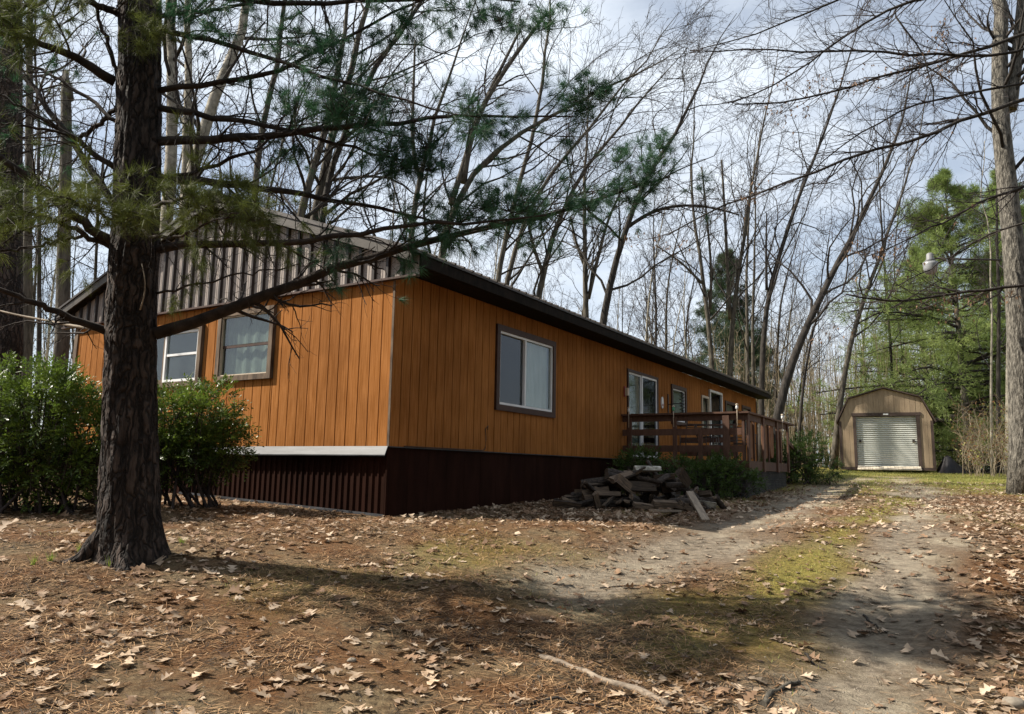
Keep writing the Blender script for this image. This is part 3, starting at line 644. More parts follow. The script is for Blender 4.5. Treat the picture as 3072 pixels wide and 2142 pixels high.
patio_chair(H(11.2, 1.0, -0.005), hz_ + 0.4, 'dark wire patio chair at the far end of the deck')
tb_ = empty('patio_table', H(10.35, 1.35, -0.005), hz_); tag(tb_, 'round pale-topped patio table with dark legs on the deck', 'table')
t = np.linspace(0, 2 * pi, 25)[:-1]
MB().prism([(0.5 * cos(q), 0.5 * sin(q)) for q in t], 2, 0.70, 0.72).build('table_top', MT['cream_metal'], tb_)
for q in (0.4, 2.0, 3.5, 5.1): MB().tubes([(0.42 * cos(q), 0.42 * sin(q), 0), (0.28 * cos(q), 0.28 * sin(q), 0.4), (0.4 * cos(q), 0.4 * sin(q), 0.7)], [0.013] * 3, 6).build('leg', MT['iron'], tb_)
MB().tubes(np.stack([0.3 * np.cos(t), 0.3 * np.sin(t), np.full(24, 0.35)], 1), np.full(24, 0.008), 5).build('ring', MT['iron'], tb_)
# things on the long wall
e_ = empty('wall_lamp', H(8.12, 0.0, 1.42)); e_.rotation_euler = (0, 0, hz_); tag(e_, 'small red and white wall lantern beside the patio door', 'lantern')
MB().box(-0.04, 0.04, -0.03, -0.002, 0, 0.24).build('back_plate', MT['red'], e_); MB().box(-0.03, 0.05, -0.10, -0.031, 0.03, 0.2).build('lantern_body', MT['cream_metal'], e_)
e_ = empty('thermometer', H(10.55, 0.0, 1.36)); e_.rotation_euler = (0, 0, hz_); tag(e_, 'white oval wall ornament with red disc right of patio door', 'ornament')
MB().prism([(0.07 * cos(q) + 0.0, 0.13 + 0.15 * sin(q)) for q in t], 1, -0.03, -0.002).build('plate', MT['flower_white'], e_); MB().prism([(0.03 * cos(q), 0.07 + 0.03 * sin(q)) for q in t], 1, -0.036, -0.0301).build('disc', MT['red'], e_)
e_ = empty('plant_bracket', H(11.0, 0.0, 1.2)); e_.rotation_euler = (0, 0, hz_); tag(e_, 'dark scrolled iron bracket with hanging coil beside small window', 'bracket')
MB().box(-0.03, 0.03, -0.02, -0.002, 0.0, 0.55).build('mount', MT['trim_dark'], e_)
MB().tubes([(0, -0.02, 0.28), (0, -0.2, 0.3), (0, -0.42, 0.28)], [0.012] * 3, 6).build('arm', MT['iron'], e_)
q = np.linspace(0, 7 * 2 * pi, 90); MB().tubes(np.stack([0.06 * np.cos(q), -0.38 + 0.06 * np.sin(q), 0.6 - 0.6 * q / q[-1]], 1), np.full(90, 0.008), 4).build('coil', MT['iron'], e_)
MB().tubes([(0, -0.38, -0.02), (0, -0.38, 0.0), (0, -0.38, 0.02)], [0.02, 0.14, 0.13], 12).build('tray', MT['iron'], e_)

# ------------------------------------------------------------------ shed
SP = W(2524, 1405, 33.75); TH = rad(26)
shed = empty('shed', SP + np.array([0, 0, -0.05]), -TH)         # local x along the front to the right, y into the shed
tag(shed, 'tan barn-roofed storage shed with roll-up door at the end of the drive', 'shed')
SW, SDp = 3.66, 5.0
prof = [(0, 2.15), (0.42, 3.13), (SW / 2, 3.56), (SW - 0.42, 3.13), (SW, 2.15)]
def shz(x): return float(np.interp(x, [a for a, _ in prof], [b for _, b in prof]))
D0, D1, DZ = 0.66, 3.06, 2.34
a = 0.0; SB = 0.2032
while a < SW - 0.01:
    b = min(a + SB, SW)
    cs = sorted({a, b} | {q for q in (D0, D1) if a < q < b})
    for c0, c1 in zip(cs[:-1], cs[1:]):
        z0 = DZ if D0 - 0.001 < (c0 + c1) / 2 < D1 else 0.12
        xs_ = [c0, c1 - 0.008]; inner = [q for q, _ in prof if c0 < q < c1 - 0.008]
        top = [(q, shz(q) - 0.02) for q in [c1 - 0.008] + inner[::-1] + [c0]]
        MB().prism([(c0, z0), (c1 - 0.008, z0)] + top, 1, 0.0, 0.025).build('siding_board', MT['shed'], shed)
    a = b
mb = MB(); mb.prism([(0.01, 0.1), (SW - 0.01, 0.1)] + [(q, z - 0.03) for q, z in prof[::-1]][0:0] + [(SW - 0.01, 2.13), (SW - 0.43, 3.1), (SW / 2, 3.53), (0.43, 3.1), (0.01, 2.13)], 1, 0.12, SDp)
mb.build('shed_body', MT['shed'], shed)
mb = MB(); mb.box(0.01, D0, 0.026, 0.119, 0.12, 2.1); mb.box(D1, SW - 0.01, 0.026, 0.119, 0.12, 2.1); mb.build('front_studs', MT['shed_trim'], shed)
mb = MB(); pr = [(-0.10, 2.05)] + prof[1:4] + [(SW + 0.10, 2.05)]
for (xa, za), (xb, zb) in zip(pr[:-1], pr[1:]):
    dx, dz = xb - xa, zb - za; L_ = math.hypot(dx, dz); nx_, nz_ = -dz / L_ * 0.05, dx / L_ * 0.05
    mb.hexa([(xa, -0.12, za), (xb, -0.12, zb), (xb, SDp + 0.1, zb), (xa, SDp + 0.1, za), (xa + nx_, -0.12, za + nz_), (xb + nx_, -0.12, zb + nz_), (xb + nx_, SDp + 0.1, zb + nz_), (xa + nx_, SDp + 0.1, za + nz_)])
mb.build('roof', MT['shed_trim'], shed)
MB().box(-0.02, 0.09, -0.02, -0.002, 0.1, 2.12).build('corner_trim', MT['shed_trim'], shed); MB().box(SW - 0.09, SW + 0.02, -0.02, -0.002, 0.1, 2.12).build('corner_trim', MT['shed_trim'], shed)
MB().box(-0.02, D0, -0.015, 0.026, 0.0, 0.118).build('sill_trim', MT['shed_trim'], shed); MB().box(D1, SW + 0.02, -0.015, 0.026, 0.0, 0.118).build('sill_trim', MT['shed_trim'], shed)
MB().box(D0 - 0.10, D0 + 0.02, -0.03, -0.003, 0.12, DZ).build('door_jamb', MT['shed_trim'], shed); MB().box(D1 - 0.02, D1 + 0.12, -0.03, -0.003, 0.12, DZ).build('door_jamb', MT['shed_trim'], shed)
MB().box(D0 - 0.14, D1 + 0.17, -0.045, -0.004, DZ, DZ + 0.14).build('door_header', MT['shed_trim'], shed)
MB().box(1.78, 1.98, -0.052, -0.046, DZ + 0.04, DZ + 0.10).build('name_plate', MT['flower_white'], shed)
rd = MB().box(D0, D1, 0.115, 0.119, 0.12, DZ).build('rollup_door', MT['rollup'], shed)
slat = []
nsl = 26; dz = (DZ - 0.14) / nsl
yy = np.linspace(0, 1, 7); cur = 0.11 - 0.045 * np.sin(pi * yy); v = []
for x in (D0 + 0.021, D1 - 0.021):
    for q, c in zip(yy, cur): v.append((x, c, q * dz * 0.97))
i = np.arange(6); sm_ = MB().add(v, np.stack([i, i + 7, i + 8, i + 1], 1), 0, True).mesh('slat', MT['rollup'])
for q in range(nsl): put('slat', sm_, rd, (0, 0, 0.135 + q * dz))
for x in (D0 + 0.16, D1 - 0.16): MB().box(x - 0.05, x + 0.05, 0.035, 0.06, 1.2, 1.3).build('latch', MT['iron'], rd)
# ramp
for q in range(17):
    x0 = 0.68 + q * 0.143
    b = MB(); b.hexa([(x0, -0.95, 0.0), (x0 + 0.135, -0.95, 0.0), (x0 + 0.135, -0.05, 0.13), (x0, -0.05, 0.13), (x0, -0.95, 0.04), (x0 + 0.135, -0.95, 0.04), (x0 + 0.135, -0.05, 0.17), (x0, -0.05, 0.17)])
    b.build('ramp_plank', MT['ramp'], shed)
# dark tarp heap and brush beside the shed
tp = SP + np.array([cos(TH), -sin(TH), 0]) * 4.15 + np.array([0.05, 0.15, 0]); tp[2] = g0(tp[0], tp[1]) - 0.02
b = MB(); n_ = 20; v = [(0.02, 0.0, 0.78)]; f = []
for k, (r_, z) in enumerate([(0.12, 0.7), (0.3, 0.42), (0.5, 0.16), (0.62, 0.0)]):
    for q in range(n_):
        an = q / n_ * 2 * pi; rr_ = r_ * (1 + 0.18 * sin(3 * an + k) + 0.08 * sin(7 * an))
        v.append((rr_ * cos(an) * 1.05 + 0.06 * k, rr_ * sin(an), z))
f3 = np.array([(0, 1 + q, 1 + (q + 1) % n_) for q in range(n_)]); f4 = np.array([(1 + k * n_ + q, 1 + (k + 1) * n_ + q, 1 + (k + 1) * n_ + (q + 1) % n_, 1 + k * n_ + (q + 1) % n_) for k in range(3) for q in range(n_)])
b.v.append(np.array(v)); b.n = len(v); b.f.append((f3, 0, True)); b.f.append((f4, 0, True))
tag(b.build('tarp_heap', MT['tarp'], None, tp), 'black tarp heap against the right wall of the shed', 'tarp')

# ------------------------------------------------------------------ firewood
def split_log(L_, r_, kind):
    b = MB(); n_ = 9
    if kind == 0: an = np.linspace(-0.5 * pi, 0.5 * pi, n_); sec = [(r_ * cos(q), r_ * sin(q)) for q in an]
    elif kind == 1: an = np.linspace(-0.35 * pi, 0.35 * pi, 7); sec = [(r_ * cos(q), r_ * sin(q)) for q in an] + [(-0.15 * r_, 0.0)]
    else: an = np.linspace(0, 2 * pi, 11)[:-1]; sec = [(r_ * cos(q), r_ * sin(q)) for q in an]
    sec = np.array(sec) * (1 + 0.14 * (rng.random((len(sec), 1)) - 0.5)); sec -= sec.mean(0); k = len(sec)
    def ring(x, s): return np.column_stack([np.full(k, x) + 0.02 * (rng.random(k) - 0.5), sec * s])
    v = np.vstack([ring(-L_ / 2, 1.0), ring(0, 1.03), ring(L_ / 2, 0.93)])
    i = np.arange(k); j = (i + 1) % k
    if kind == 2: mats = np.zeros(k, int)
    elif kind == 0: mats = np.where(i == k - 1, 1, 0)
    else: mats = np.where(i >= k - 2, 1, 0)
    for s_ in (0, k): b.f.append((np.stack([i + s_, j + s_, j + k + s_, i + k + s_], 1), mats, False))
    b.v.append(v); b.n = 3 * k
    b.f.append((np.array([list(range(k))[::-1]]), 1, False)); b.f.append((np.array([list(range(2 * k, 3 * k))]), 1, False))
    return b
log_meshes = [split_log(0.38 + 0.12 * random.random(), 0.055 + 0.03 * random.random(), [1, 0, 1, 2, 1, 0, 1, 1, 0][q]).mesh('split_log', [MT['log_bark'], MT['log_split']]) for q in range(9)]
pc = H(4.35, 1.95, 0.0)
pile = []
def log_at(p, yaw, tilt, roll, me, label=None):
    o = put('split_log', me, None, p); o.rotation_euler = (roll, tilt, yaw)
    tag(o, label or 'dark split firewood log in the heap beside the house', 'firewood', 'split logs heaped beside the house'); return o
NLOG = 130
for q in range(NLOG):
    r_ = math.sqrt(random.random()) ; an = random.random() * 2 * pi
    u, v_ = r_ * cos(an) * 1.35, r_ * sin(an) * 0.75
    pz = 0.62 * (1 - r_ ** 1.6) * (0.55 + 0.45 * random.random()) if q > 34 else 0.03
    hx = pc + np.array([1, 0.15, 0]) * u + np.array([-0.15, 1, 0]) * v_
    z = gz(hx[0], hx[1]) + 0.05 + max(pz, 0.02) * 1.05
    log_at((hx[0], hx[1], z), random.gauss(0.1, 0.7), random.gauss(0, 0.28) + (0.35 if pz > 0.2 and random.random() < .3 else 0), random.random() * 6.28, log_meshes[q % 9])
bl = split_log(0.42, 0.085, 0).mesh('split_log', [MT['log_pale'], MT['log_split']])
p_ = pc + np.array([0.62, -0.25, 0]); log_at((p_[0], p_[1], gz(p_[0], p_[1]) + 0.52), 0.9, 0.55, 0.3, bl, 'pale birch log sticking up on top of the firewood heap')
bl2 = split_log(0.45, 0.09, 0).mesh('split_log', [MT['log_pale'], MT['log_pale']])
p_ = pc + np.array([0.05, -0.1, 0]); log_at((p_[0], p_[1], gz(p_[0], p_[1]) + 0.66), 0.1, 0.0, 1.4, bl2, 'flat pale split log lying across the top of the firewood heap')
def plank(px0, py0, px1, py1, zl, label):
    a = gh(px0, py0); a = np.array([a[0], a[1], gz(*a) + 0.03]); b_ = gh(px1, py1); b_ = np.array([b_[0], b_[1], gz(*b_) + 0.02])
    a[2] += zl; c = (a + b_) / 2; d = b_ - a; L_ = np.linalg.norm(d)
    o = MB().box(-L_ / 2, L_ / 2, -0.055, 0.055, -0.018, 0.018).build('plank', MT['plank_grey'], None, c)
    o.rotation_euler = (0, -math.asin(d[2] / L_), math.atan2(d[1], d[0])); tag(o, label, 'plank')
plank(2070, 1540, 2118, 1562, 0.30, 'weathered grey plank leaning down the right side of firewood heap')
plank(1960, 1565, 2035, 1535, 0.12, 'split tan plank lying in front of the firewood heap')
for (px_, py_, yaw, lb) in [(1790, 1530, 1.2, 'mossy split log standing at the left end of firewood heap'), (1700, 1530, 0.2, 'fallen stick of firewood left of the heap'), (2105, 1530, 0.0, 'pale short log at the right end of firewood heap')]:
    a = gh(px_, py_); log_at((a[0], a[1], gz(*a) + 0.09), yaw, 0.9 if 'standing' in lb else 0.1, 0.5, bl2 if 'pale' in lb else log_meshes[1], lb)

# ------------------------------------------------------------------ vegetation helpers
def norm(v): return v / (np.linalg.norm(v, axis=-1, keepdims=True) + 1e-9)
def resample(P, n):
    P = np.asarray(P, float); d = np.concatenate([[0], np.cumsum(np.linalg.norm(np.diff(P, axis=0), axis=1))]); t = np.linspace(0, d[-1], n)
    lin = np.stack([np.interp(t, d, P[:, i]) for i in range(P.shape[1])], 1)
    for _ in range(2): lin[1:-1] = 0.5 * lin[1:-1] + 0.25 * (lin[:-2] + lin[2:])
    return lin
def shoots(P, R, n, t0, t1, a0, a1, lmin, lmax, K, rr, bias, wob, r, taper=0.25, ltaper=0.5, rmin=0.003, rel=True):
    Mn, Kp, _ = P.shape
    t = t0 + (t1 - t0) * ((np.arange(n)[None, :] + r.random((Mn, n))) / n)
    x = t * (Kp - 1); i = np.minimum(x.astype(int), Kp - 2); f = (x - i)[..., None]
    row = np.arange(Mn)[:, None]
    pos = P[row, i] * (1 - f) + P[row, i + 1] * f; tan = norm(P[row, i + 1] - P[row, i])
    rad_ = R[row, i] * (1 - f[..., 0]) + R[row, i + 1] * f[..., 0]
    plen = np.linalg.norm(np.diff(P, axis=1), axis=2).sum(1)[:, None] if rel else 1.0
    L = plen * (lmin + (lmax - lmin) * r.random((Mn, n))) * (1 - ltaper * t)
    q = norm(r.normal(size=(Mn, n, 3))); perp = norm(np.cross(tan, q))
    a = a0 + (a1 - a0) * r.random((Mn, n, 1))
    d = norm(tan * np.cos(a) + perp * np.sin(a))
    pos = pos.reshape(-1, 3); d = d.reshape(-1, 3); L = L.reshape(-1); rad_ = rad_.reshape(-1)
    pts = [pos]; b = np.asarray(bias, float)
    for k in range(K - 1):
        d = norm(d + b + wob * r.normal(size=d.shape)); pts.append(pts[-1] + d * (L / (K - 1))[:, None])
    P2 = np.stack(pts, 1); r0_ = np.maximum(rad_ * rr, rmin)
    R2 = r0_[:, None] * np.linspace(1, taper, K)[None, :]
    return P2, np.maximum(R2, rmin * 0.6)
def bare_tree(trunk, tr, r, limbs=16, dens=1.0, bias=(0.02, 0, 0.10), spread=1.0, t0=0.35, rmin=0.004, lmin=0.18, lmax=0.42, limbr=0.42):
    """trunk polyline with radii -> (trunk builder, branch builder)"""
    tb = MB(); tb.tubes(trunk, tr, 9, 0)
    bb = MB(); P = trunk[None]; R = tr[None]
    l1 = shoots(P, R, limbs, t0, 0.98, 0.35 * spread, 0.95 * spread, lmin, lmax, 8, limbr, bias, 0.20, r, 0.22, 0.45, rmin * 2.0)
    l2 = shoots(*l1, max(2, int(7 * dens)), 0.2, 1.0, 0.35, 0.95, 0.25, 0.55, 6, 0.5, np.array(bias) * 0.9, 0.26, r, 0.35, 0.4, rmin * 1.5)
    l3 = shoots(*l2, max(2, int(4 * dens)), 0.2, 1.0, 0.35, 1.0, 0.3, 0.6, 4, 0.65, np.array(bias) * 0.6, 0.32, r, 0.5, 0.3, rmin)
    l4 = shoots(*l3, 2, 0.3, 1.0, 0.4, 1.0, 0.35, 0.7, 3, 0.7, (0, 0, 0.05), 0.3, r, 0.6, 0.2, rmin * 0.8)
    for (p_, r_), s, mi_ in ((l1, 6, 0), (l2, 4, 0), (l3, 3, 1), (l4, 3, 1)): bb.tubes(p_, r_, s, mi_, cap=False)
    return tb, bb
def tree_things(name, label, tb, bb, base, bark, group=None, twig='twig'):
    e_ = empty(name, base); tag(e_, label, 'tree', group)
    for b_ in (tb, bb): b_.v = [v - np.array(base) for v in b_.v]
    tb.build('trunk', MT[bark], e_); bb.build('branches', [MT['bark_dark'], MT[twig]], e_)
    return e_
def tufts(cs, ds, n, ln, wd, spread, r, jit=0.0):
    """needle tufts: n thin triangles fanned about direction ds at cs"""
    Mn = len(cs); d = norm(ds)[:, None, :] + spread * r.normal(size=(Mn, n, 3)); d = norm(d)
    c = cs[:, None, :] + jit * r.normal(size=(Mn, n, 3)); L = ln * (0.6 + 0.6 * r.random((Mn, n, 1)))
    sd_ = norm(np.cross(d, r.normal(size=(Mn, n, 3)))) * wd / 2
    tip = c + d * L + np.array([0, 0, -1]) * (L * 0.12)
    v = np.stack([c - sd_, c + sd_, tip], 2).reshape(-1, 3)
    return v, np.arange(len(v)).reshape(-1, 3)

# ------------------------------------------------------------------ big foreground pine
PYD = 7.0; PK = PYD / 6.5
tw = [(-2, 1700, 205), (0, 1662, 184), (2, 1600, 170), (0, 1500, 160), (0, 1350, 152), (0, 1200, 146), (0, 1003, 141), (0, 800, 136), (0, 500, 130), (0, 250, 127), (0, 0, 124), (0, -300, 118)]
tc_ = {1700: 392, 1662: 392, 1600: 391, 1500: 390, 1350: 391, 1200: 391, 1003: 393, 800: 400, 500: 414, 250: 418, 0: 420, -300: 424}
tp_ = np.array([W(tc_[y], y, PYD) for _, y, _ in tw]); trr = np.array([w_ / 2 / F * PYD for *_, w_ in tw])
top = tp_[-1] + np.array([0.1, 0.1, 7.0]); tp_ = np.vstack([tp_, top]); trr = np.append(trr, 0.03)
pine = empty('pine_tree', (tp_[0][0], tp_[0][1], float(g0(tp_[0][0], tp_[0][1])))); tag(pine, 'large dark-barked pine standing in the yard before the house gable', 'tree')
PB = np.array(pine.location)
n_r = 170; sp_ = resample(np.column_stack([tp_, trr]), n_r); ns = 84; th = np.arange(ns) / ns * 2 * pi
v = []
for k in range(n_r):
    c = sp_[k, :3]; rr_ = sp_[k, 3]; h = c[2] - tp_[0][2]
    fl_ = 1 + np.exp(-h / 0.13) * (0.05 + 0.45 * np.clip(np.cos(3 * th - 2.6), 0, 1) ** 2)
    ridge = 1 + 0.065 * (vnoise(th * 4.2 + 0.35 * np.sin(h * 3), np.full(ns, h * 1.6), 0.35, 11) - 0.5) * 2 + 0.045 * (vnoise(th * 9 + np.sin(h * 7) * 0.2, np.full(ns, h * 4), 0.5, 12) - 0.5) * 2
    v.append(np.stack([c[0] + rr_ * fl_ * ridge * np.cos(th), c[1] + rr_ * fl_ * ridge * np.sin(th), np.full(ns, c[2])], 1))
v = np.vstack(v) - PB; i = np.arange(ns); j = (i + 1) % ns
f = np.concatenate([np.stack([k * ns + i, k * ns + j, (k + 1) * ns + j, (k + 1) * ns + i], 1) for k in range(n_r - 1)])
MB().add(v, f, 0, True).build('trunk', MT['pine_bark'], pine)
# surface root on the left
ra = gh(215, 1690); rb_ = gh(300, 1650)
P = resample([(tp_[1][0] - 0.12, tp_[1][1] - 0.1, tp_[1][2] + 0.24), (tp_[1][0] - 0.30, tp_[1][1] - 0.16, tp_[1][2] + 0.07), (ra[0] + 0.1, ra[1] + 0.02, g0(*ra) + 0.03), (ra[0] - 0.15, ra[1] - 0.05, g0(*ra) - 0.04)], 10)
MB().tubes(P - PB, np.linspace(0.10, 0.03, 10), 9).build('root', MT['pine_bark'], pine)
br = [ # polyline pixels, width px start, end, depth start, depth end, needles density
 ([(466, 1000), (680, 920), (800, 892), (920, 840), (1040, 796), (1200, 744), (1314, 721), (1451, 675), (1566, 668), (1673, 637), (1810, 591), (1900, 569), (2010, 530)], 40, 5, 6.5, 6.9, 1.0),
 ([(476, 748), (560, 732), (680, 732), (800, 736), (920, 720), (1040, 708), (1200, 680), (1300, 668), (1500, 668), (1640, 645)], 28, 5, 6.5, 6.0, 1.0),
 ([(478, 535), (675, 551), (806, 568), (937, 586), (1112, 612), (1200, 634), (1380, 690)], 28, 5, 6.5, 6.6, 0.5),
 ([(478, 424), (631, 420), (806, 407), (937, 393), (1038, 376), (1200, 363), (1400, 350), (1560, 345), (1730, 350)], 30, 4, 6.5, 5.9, 1.3),
 ([(480, 324), (631, 350), (719, 363), (806, 385), (937, 402), (1025, 441), (1156, 472), (1280, 500)], 22, 4, 6.5, 6.3, 1.0),
 ([(480, 271), (631, 249), (762, 227), (893, 192), (981, 153), (1068, 100), (1156, 48), (1250, 0), (1350, -40)], 20, 5, 6.5, 6.2, 1.0),
 ([(430, 80), (675, 131), (806, 175), (937, 214), (1068, 258), (1200, 301), (1350, 340), (1440, 352)], 20, 4, 6.4, 5.4, 1.0),
 ([(480, 50), (590, 40), (675, 25), (806, 0), (900, -30)], 16, 6, 6.5, 6.1, 1.4),
 ([(480, 540), (631, 505), (719, 470), (830, 410), (893, 363), (937, 345), (1040, 310)], 15, 4, 6.5, 6.9, 1.0),
 ([(345, 245), (262, 188), (175, 149), (66, 109), (-40, 80)], 34, 12, 6.5, 5.9, 0.4),
 ([(358, 367), (306, 323), (219, 271), (131, 214), (57, 175), (-40, 130)], 14, 6, 6.5, 6.8, 0.3),
 ([(345, 620), (293, 542), (219, 428), (131, 302), (57, 214), (-20, 120)], 24, 12, 6.5, 7.0, 0.4),
 ([(358, 511), (262, 450), (188, 393), (109, 345), (-40, 270)], 20, 8, 6.5, 6.2, 0.3),
 ([(205, 405), (131, 389), (40, 376), (-40, 370)], 10, 6, 6.3, 6.0, 0.2),
 ([(223, 428), (284, 385), (350, 323)], 12, 16, 6.8, 6.5, 0.0),
 ([(345, 735), (271, 690), (175, 603), (87, 538), (-30, 440)], 32, 20, 6.5, 5.8, 0.5),
 ([(340, 745), (225, 686), (96, 635), (-30, 625)], 20, 9, 6.5, 5.9, 1.2),
 ([(247, 708), (112, 742), (-30, 757)], 11, 7, 6.35, 6.0, 0.3),
 ([(325, 998), (225, 957), (112, 912), (-30, 862)], 26, 14, 6.5, 5.9, 0.1),
 ([(352, 227), (323, 131), (280, 13), (260, -60)], 15, 9, 6.5, 6.3, 0.5),
 ([(365, 45), (262, 5), (150, -60)], 26, 14, 6.5, 6.0, 1.0),
 ([(460, 620), (560, 590), (640, 600), (730, 610)], 14, 5, 6.3, 5.5, 2.2),
 ([(400, 690), (330, 660), (250, 610), (180, 590)], 14, 5, 6.3, 5.4, 2.0),
 ([(430, 690), (480, 720), (560, 700), (640, 660), (720, 640)], 12, 4, 6.25, 5.3, 1.6),
 ([(470, 880), (600, 850), (760, 815), (900, 790)], 8, 3, 6.5, 6.3, 0.1),
 ([(400, -80), (520, -40), (760, 10), (1100, 5), (1450, 0), (1560, 5)], 26, 6, 6.5, 6.0, 1.0),
 ([(420, -100), (250, -60), (90, 20), (10, 60)], 26, 8, 6.5, 5.2, 2.2),
]
limb = MB(); twg = MB(); nd = []; no_ = []
PR = np.random.default_rng(21)
for pts, w0, w1, y0, y1, dens in br:
    m_ = len(pts); y0, y1 = y0 * PK, y1 * PK
    P = np.array([W(x, y, y0 + (y1 - y0) * q / (m_ - 1)) for q, (x, y) in enumerate(pts)])
    K = 16; P = resample(P, K); P[1:-1] += 0.012 * PR.normal(size=(K - 2, 3)); R = np.linspace(w0, w1, K) / 2 / F * np.linspace(y0, y1, K)
    limb.tubes((P - PB), R, 7)
    Ln = np.linalg.norm(np.diff(P, axis=0), axis=1).sum()
    t1 = shoots(P[None], R[None], max(3, int(Ln * 8)), 0.10, 1.0, 0.5, 1.25, 0.25, 0.85, 7, 0.35, (0, 0, -0.03), 0.16, PR, 0.35, 0.35, 0.0026, rel=False)
    t2 = shoots(*t1, 5, 0.2, 1.0, 0.4, 1.1, 0.25, 0.6, 5, 0.6, (0, 0, -0.02), 0.2, PR, 0.5, 0.2, 0.0016)
    t3 = shoots(*t2, 2, 0.3, 1.0, 0.4, 1.1, 0.4, 0.9, 4, 0.6, (0, 0, -0.04), 0.28, PR, 0.5, 0.2, 0.0017)
    for (a_, b_), s in ((t1, 4), (t2, 3), (t3, 3)): twg.tubes(a_ - PB, b_, s, cap=False)
    if dens > 0.15:
        tips = np.vstack([t2[0][:, -1], t1[0][:, -1]]); dirs = np.vstack([t2[0][:, -1] - t2[0][:, -2], t1[0][:, -1] - t1[0][:, -2]])
        # tufts sit on the outer part of a limb, in clusters
        tt = np.clip(((tips - P[0]) @ (P[-1] - P[0])) / np.linalg.norm(P[-1] - P[0]) ** 2, 0, 1)
        cl = vnoise(tips[:, 0] * 1.0, tips[:, 2] * 1.0, 0.38, 31)
        keep = (tt > (0.42 if len(pts) >= 7 else 0.1)) & (cl + 0.35 * tt > (0.74 - 0.2 * min(dens, 2.2))) & (PR.random(len(tips)) < 0.8 * min(1, dens))
        (no_ if (dens > 1.5 or (pts[-1][0] < 420 and dens > 0.4)) else nd).append((tips[keep], dirs[keep]))
# named clusters seen in the photograph
for lst, cl in ((nd, [(560, 40, 70, 6.3), (650, 60, 80, 6.2), (900, 110, 70, 6.2), (970, 140, 50, 6.2), (1030, 290, 75, 5.9), (1110, 330, 75, 6.0), (1010, 330, 60, 5.8), (1170, 430, 60, 6.0), (1270, 420, 65, 6.1), (1440, 380, 55, 6.0), (1290, 490, 60, 6.2), (1210, 480, 60, 6.2), (1380, 640, 70, 6.3), (1450, 600, 70, 6.4), (1530, 610, 65, 6.4), (1600, 640, 55, 6.6), (1570, 590, 45, 6.5), (1740, 310, 70, 5.9), (1770, 260, 55, 5.9), (1760, 610, 50, 6.7), (1900, 534, 50, 6.8), (1960, 500, 55, 6.8), (1985, 430, 40, 6.8), (1890, 590, 40, 6.8), (1640, 60, 50, 6.0), (1500, 40, 50, 6.0), (860, 300, 40, 5.9), (1850, 470, 40, 6.8)]),
                (no_, [(360, 640, 70, 5.9), (420, 640, 60, 5.8), (270, 600, 70, 5.7), (200, 600, 60, 5.6), (560, 590, 80, 5.7), (640, 610, 80, 5.6), (710, 610, 75, 5.5), (750, 640, 50, 5.4), (30, 60, 70, 5.3), (60, 20, 60, 5.4), (420, 110, 60, 6.1), (470, 90, 50, 6.1), (30, 560, 60, 5.5), (20, 650, 50, 5.6)])):
    for (x, y, r_, Y_) in cl:
        Y_ *= PK; n_ = int(5 + r_ * 0.3); a = PR.normal(size=(n_, 2)) * r_ * np.array([0.75, 0.5])
        c = np.array([W(x + q[0], y + q[1], Y_ + 0.15 * PR.normal()) for q in a]); d = PR.normal(size=(n_, 3)) * 0.8 + np.array([0.3, -0.2, 0.35])
        lst.append((c, d))
        # twigs carrying the cluster back to its centre
        cen = W(x, y + r_ * 0.4, Y_); pth_ = np.stack([np.repeat(cen[None], n_, 0), (cen + c) / 2 + 0.02 * PR.normal(size=c.shape), c], 1)
        twg.tubes(pth_ - PB, np.tile([0.004, 0.003, 0.002], (n_, 1)), 3, cap=False)
limb.build('limbs', MT['pine_limb'], pine); twg.build('twigs', MT['pine_limb'], pine)
for lst, mname in ((nd, 'needle_dark'), (no_, 'needle_olive')):
    c = np.vstack([a for a, _ in lst]); d = np.vstack([b for _, b in lst])
    v, f = tufts(c - PB, d, 46, 0.145, 0.0038, 0.6, PR, 0.012)
    MB().add(v, f).build('needles', MT[mname], pine)
P = resample([W(285, 988, 7.1), W(200, 975, 7.3), W(120, 957, 7.5), W(60, 948, 7.6), W(-40, 922, 7.8)], 12)
MB().tubes(P - PB, np.linspace(0.016, 0.008, 12), 7).build('dead_limb', MT['dead_limb'], pine)
P = resample([W(420, 930, 6.76), W(436, 880, 6.72), W(437, 840, 6.7), W(425, 790, 6.7)], 8)
MB().tubes(P - PB, np.linspace(0.008, 0.004, 8), 5).build('dead_limb', MT['dead_limb'], pine)

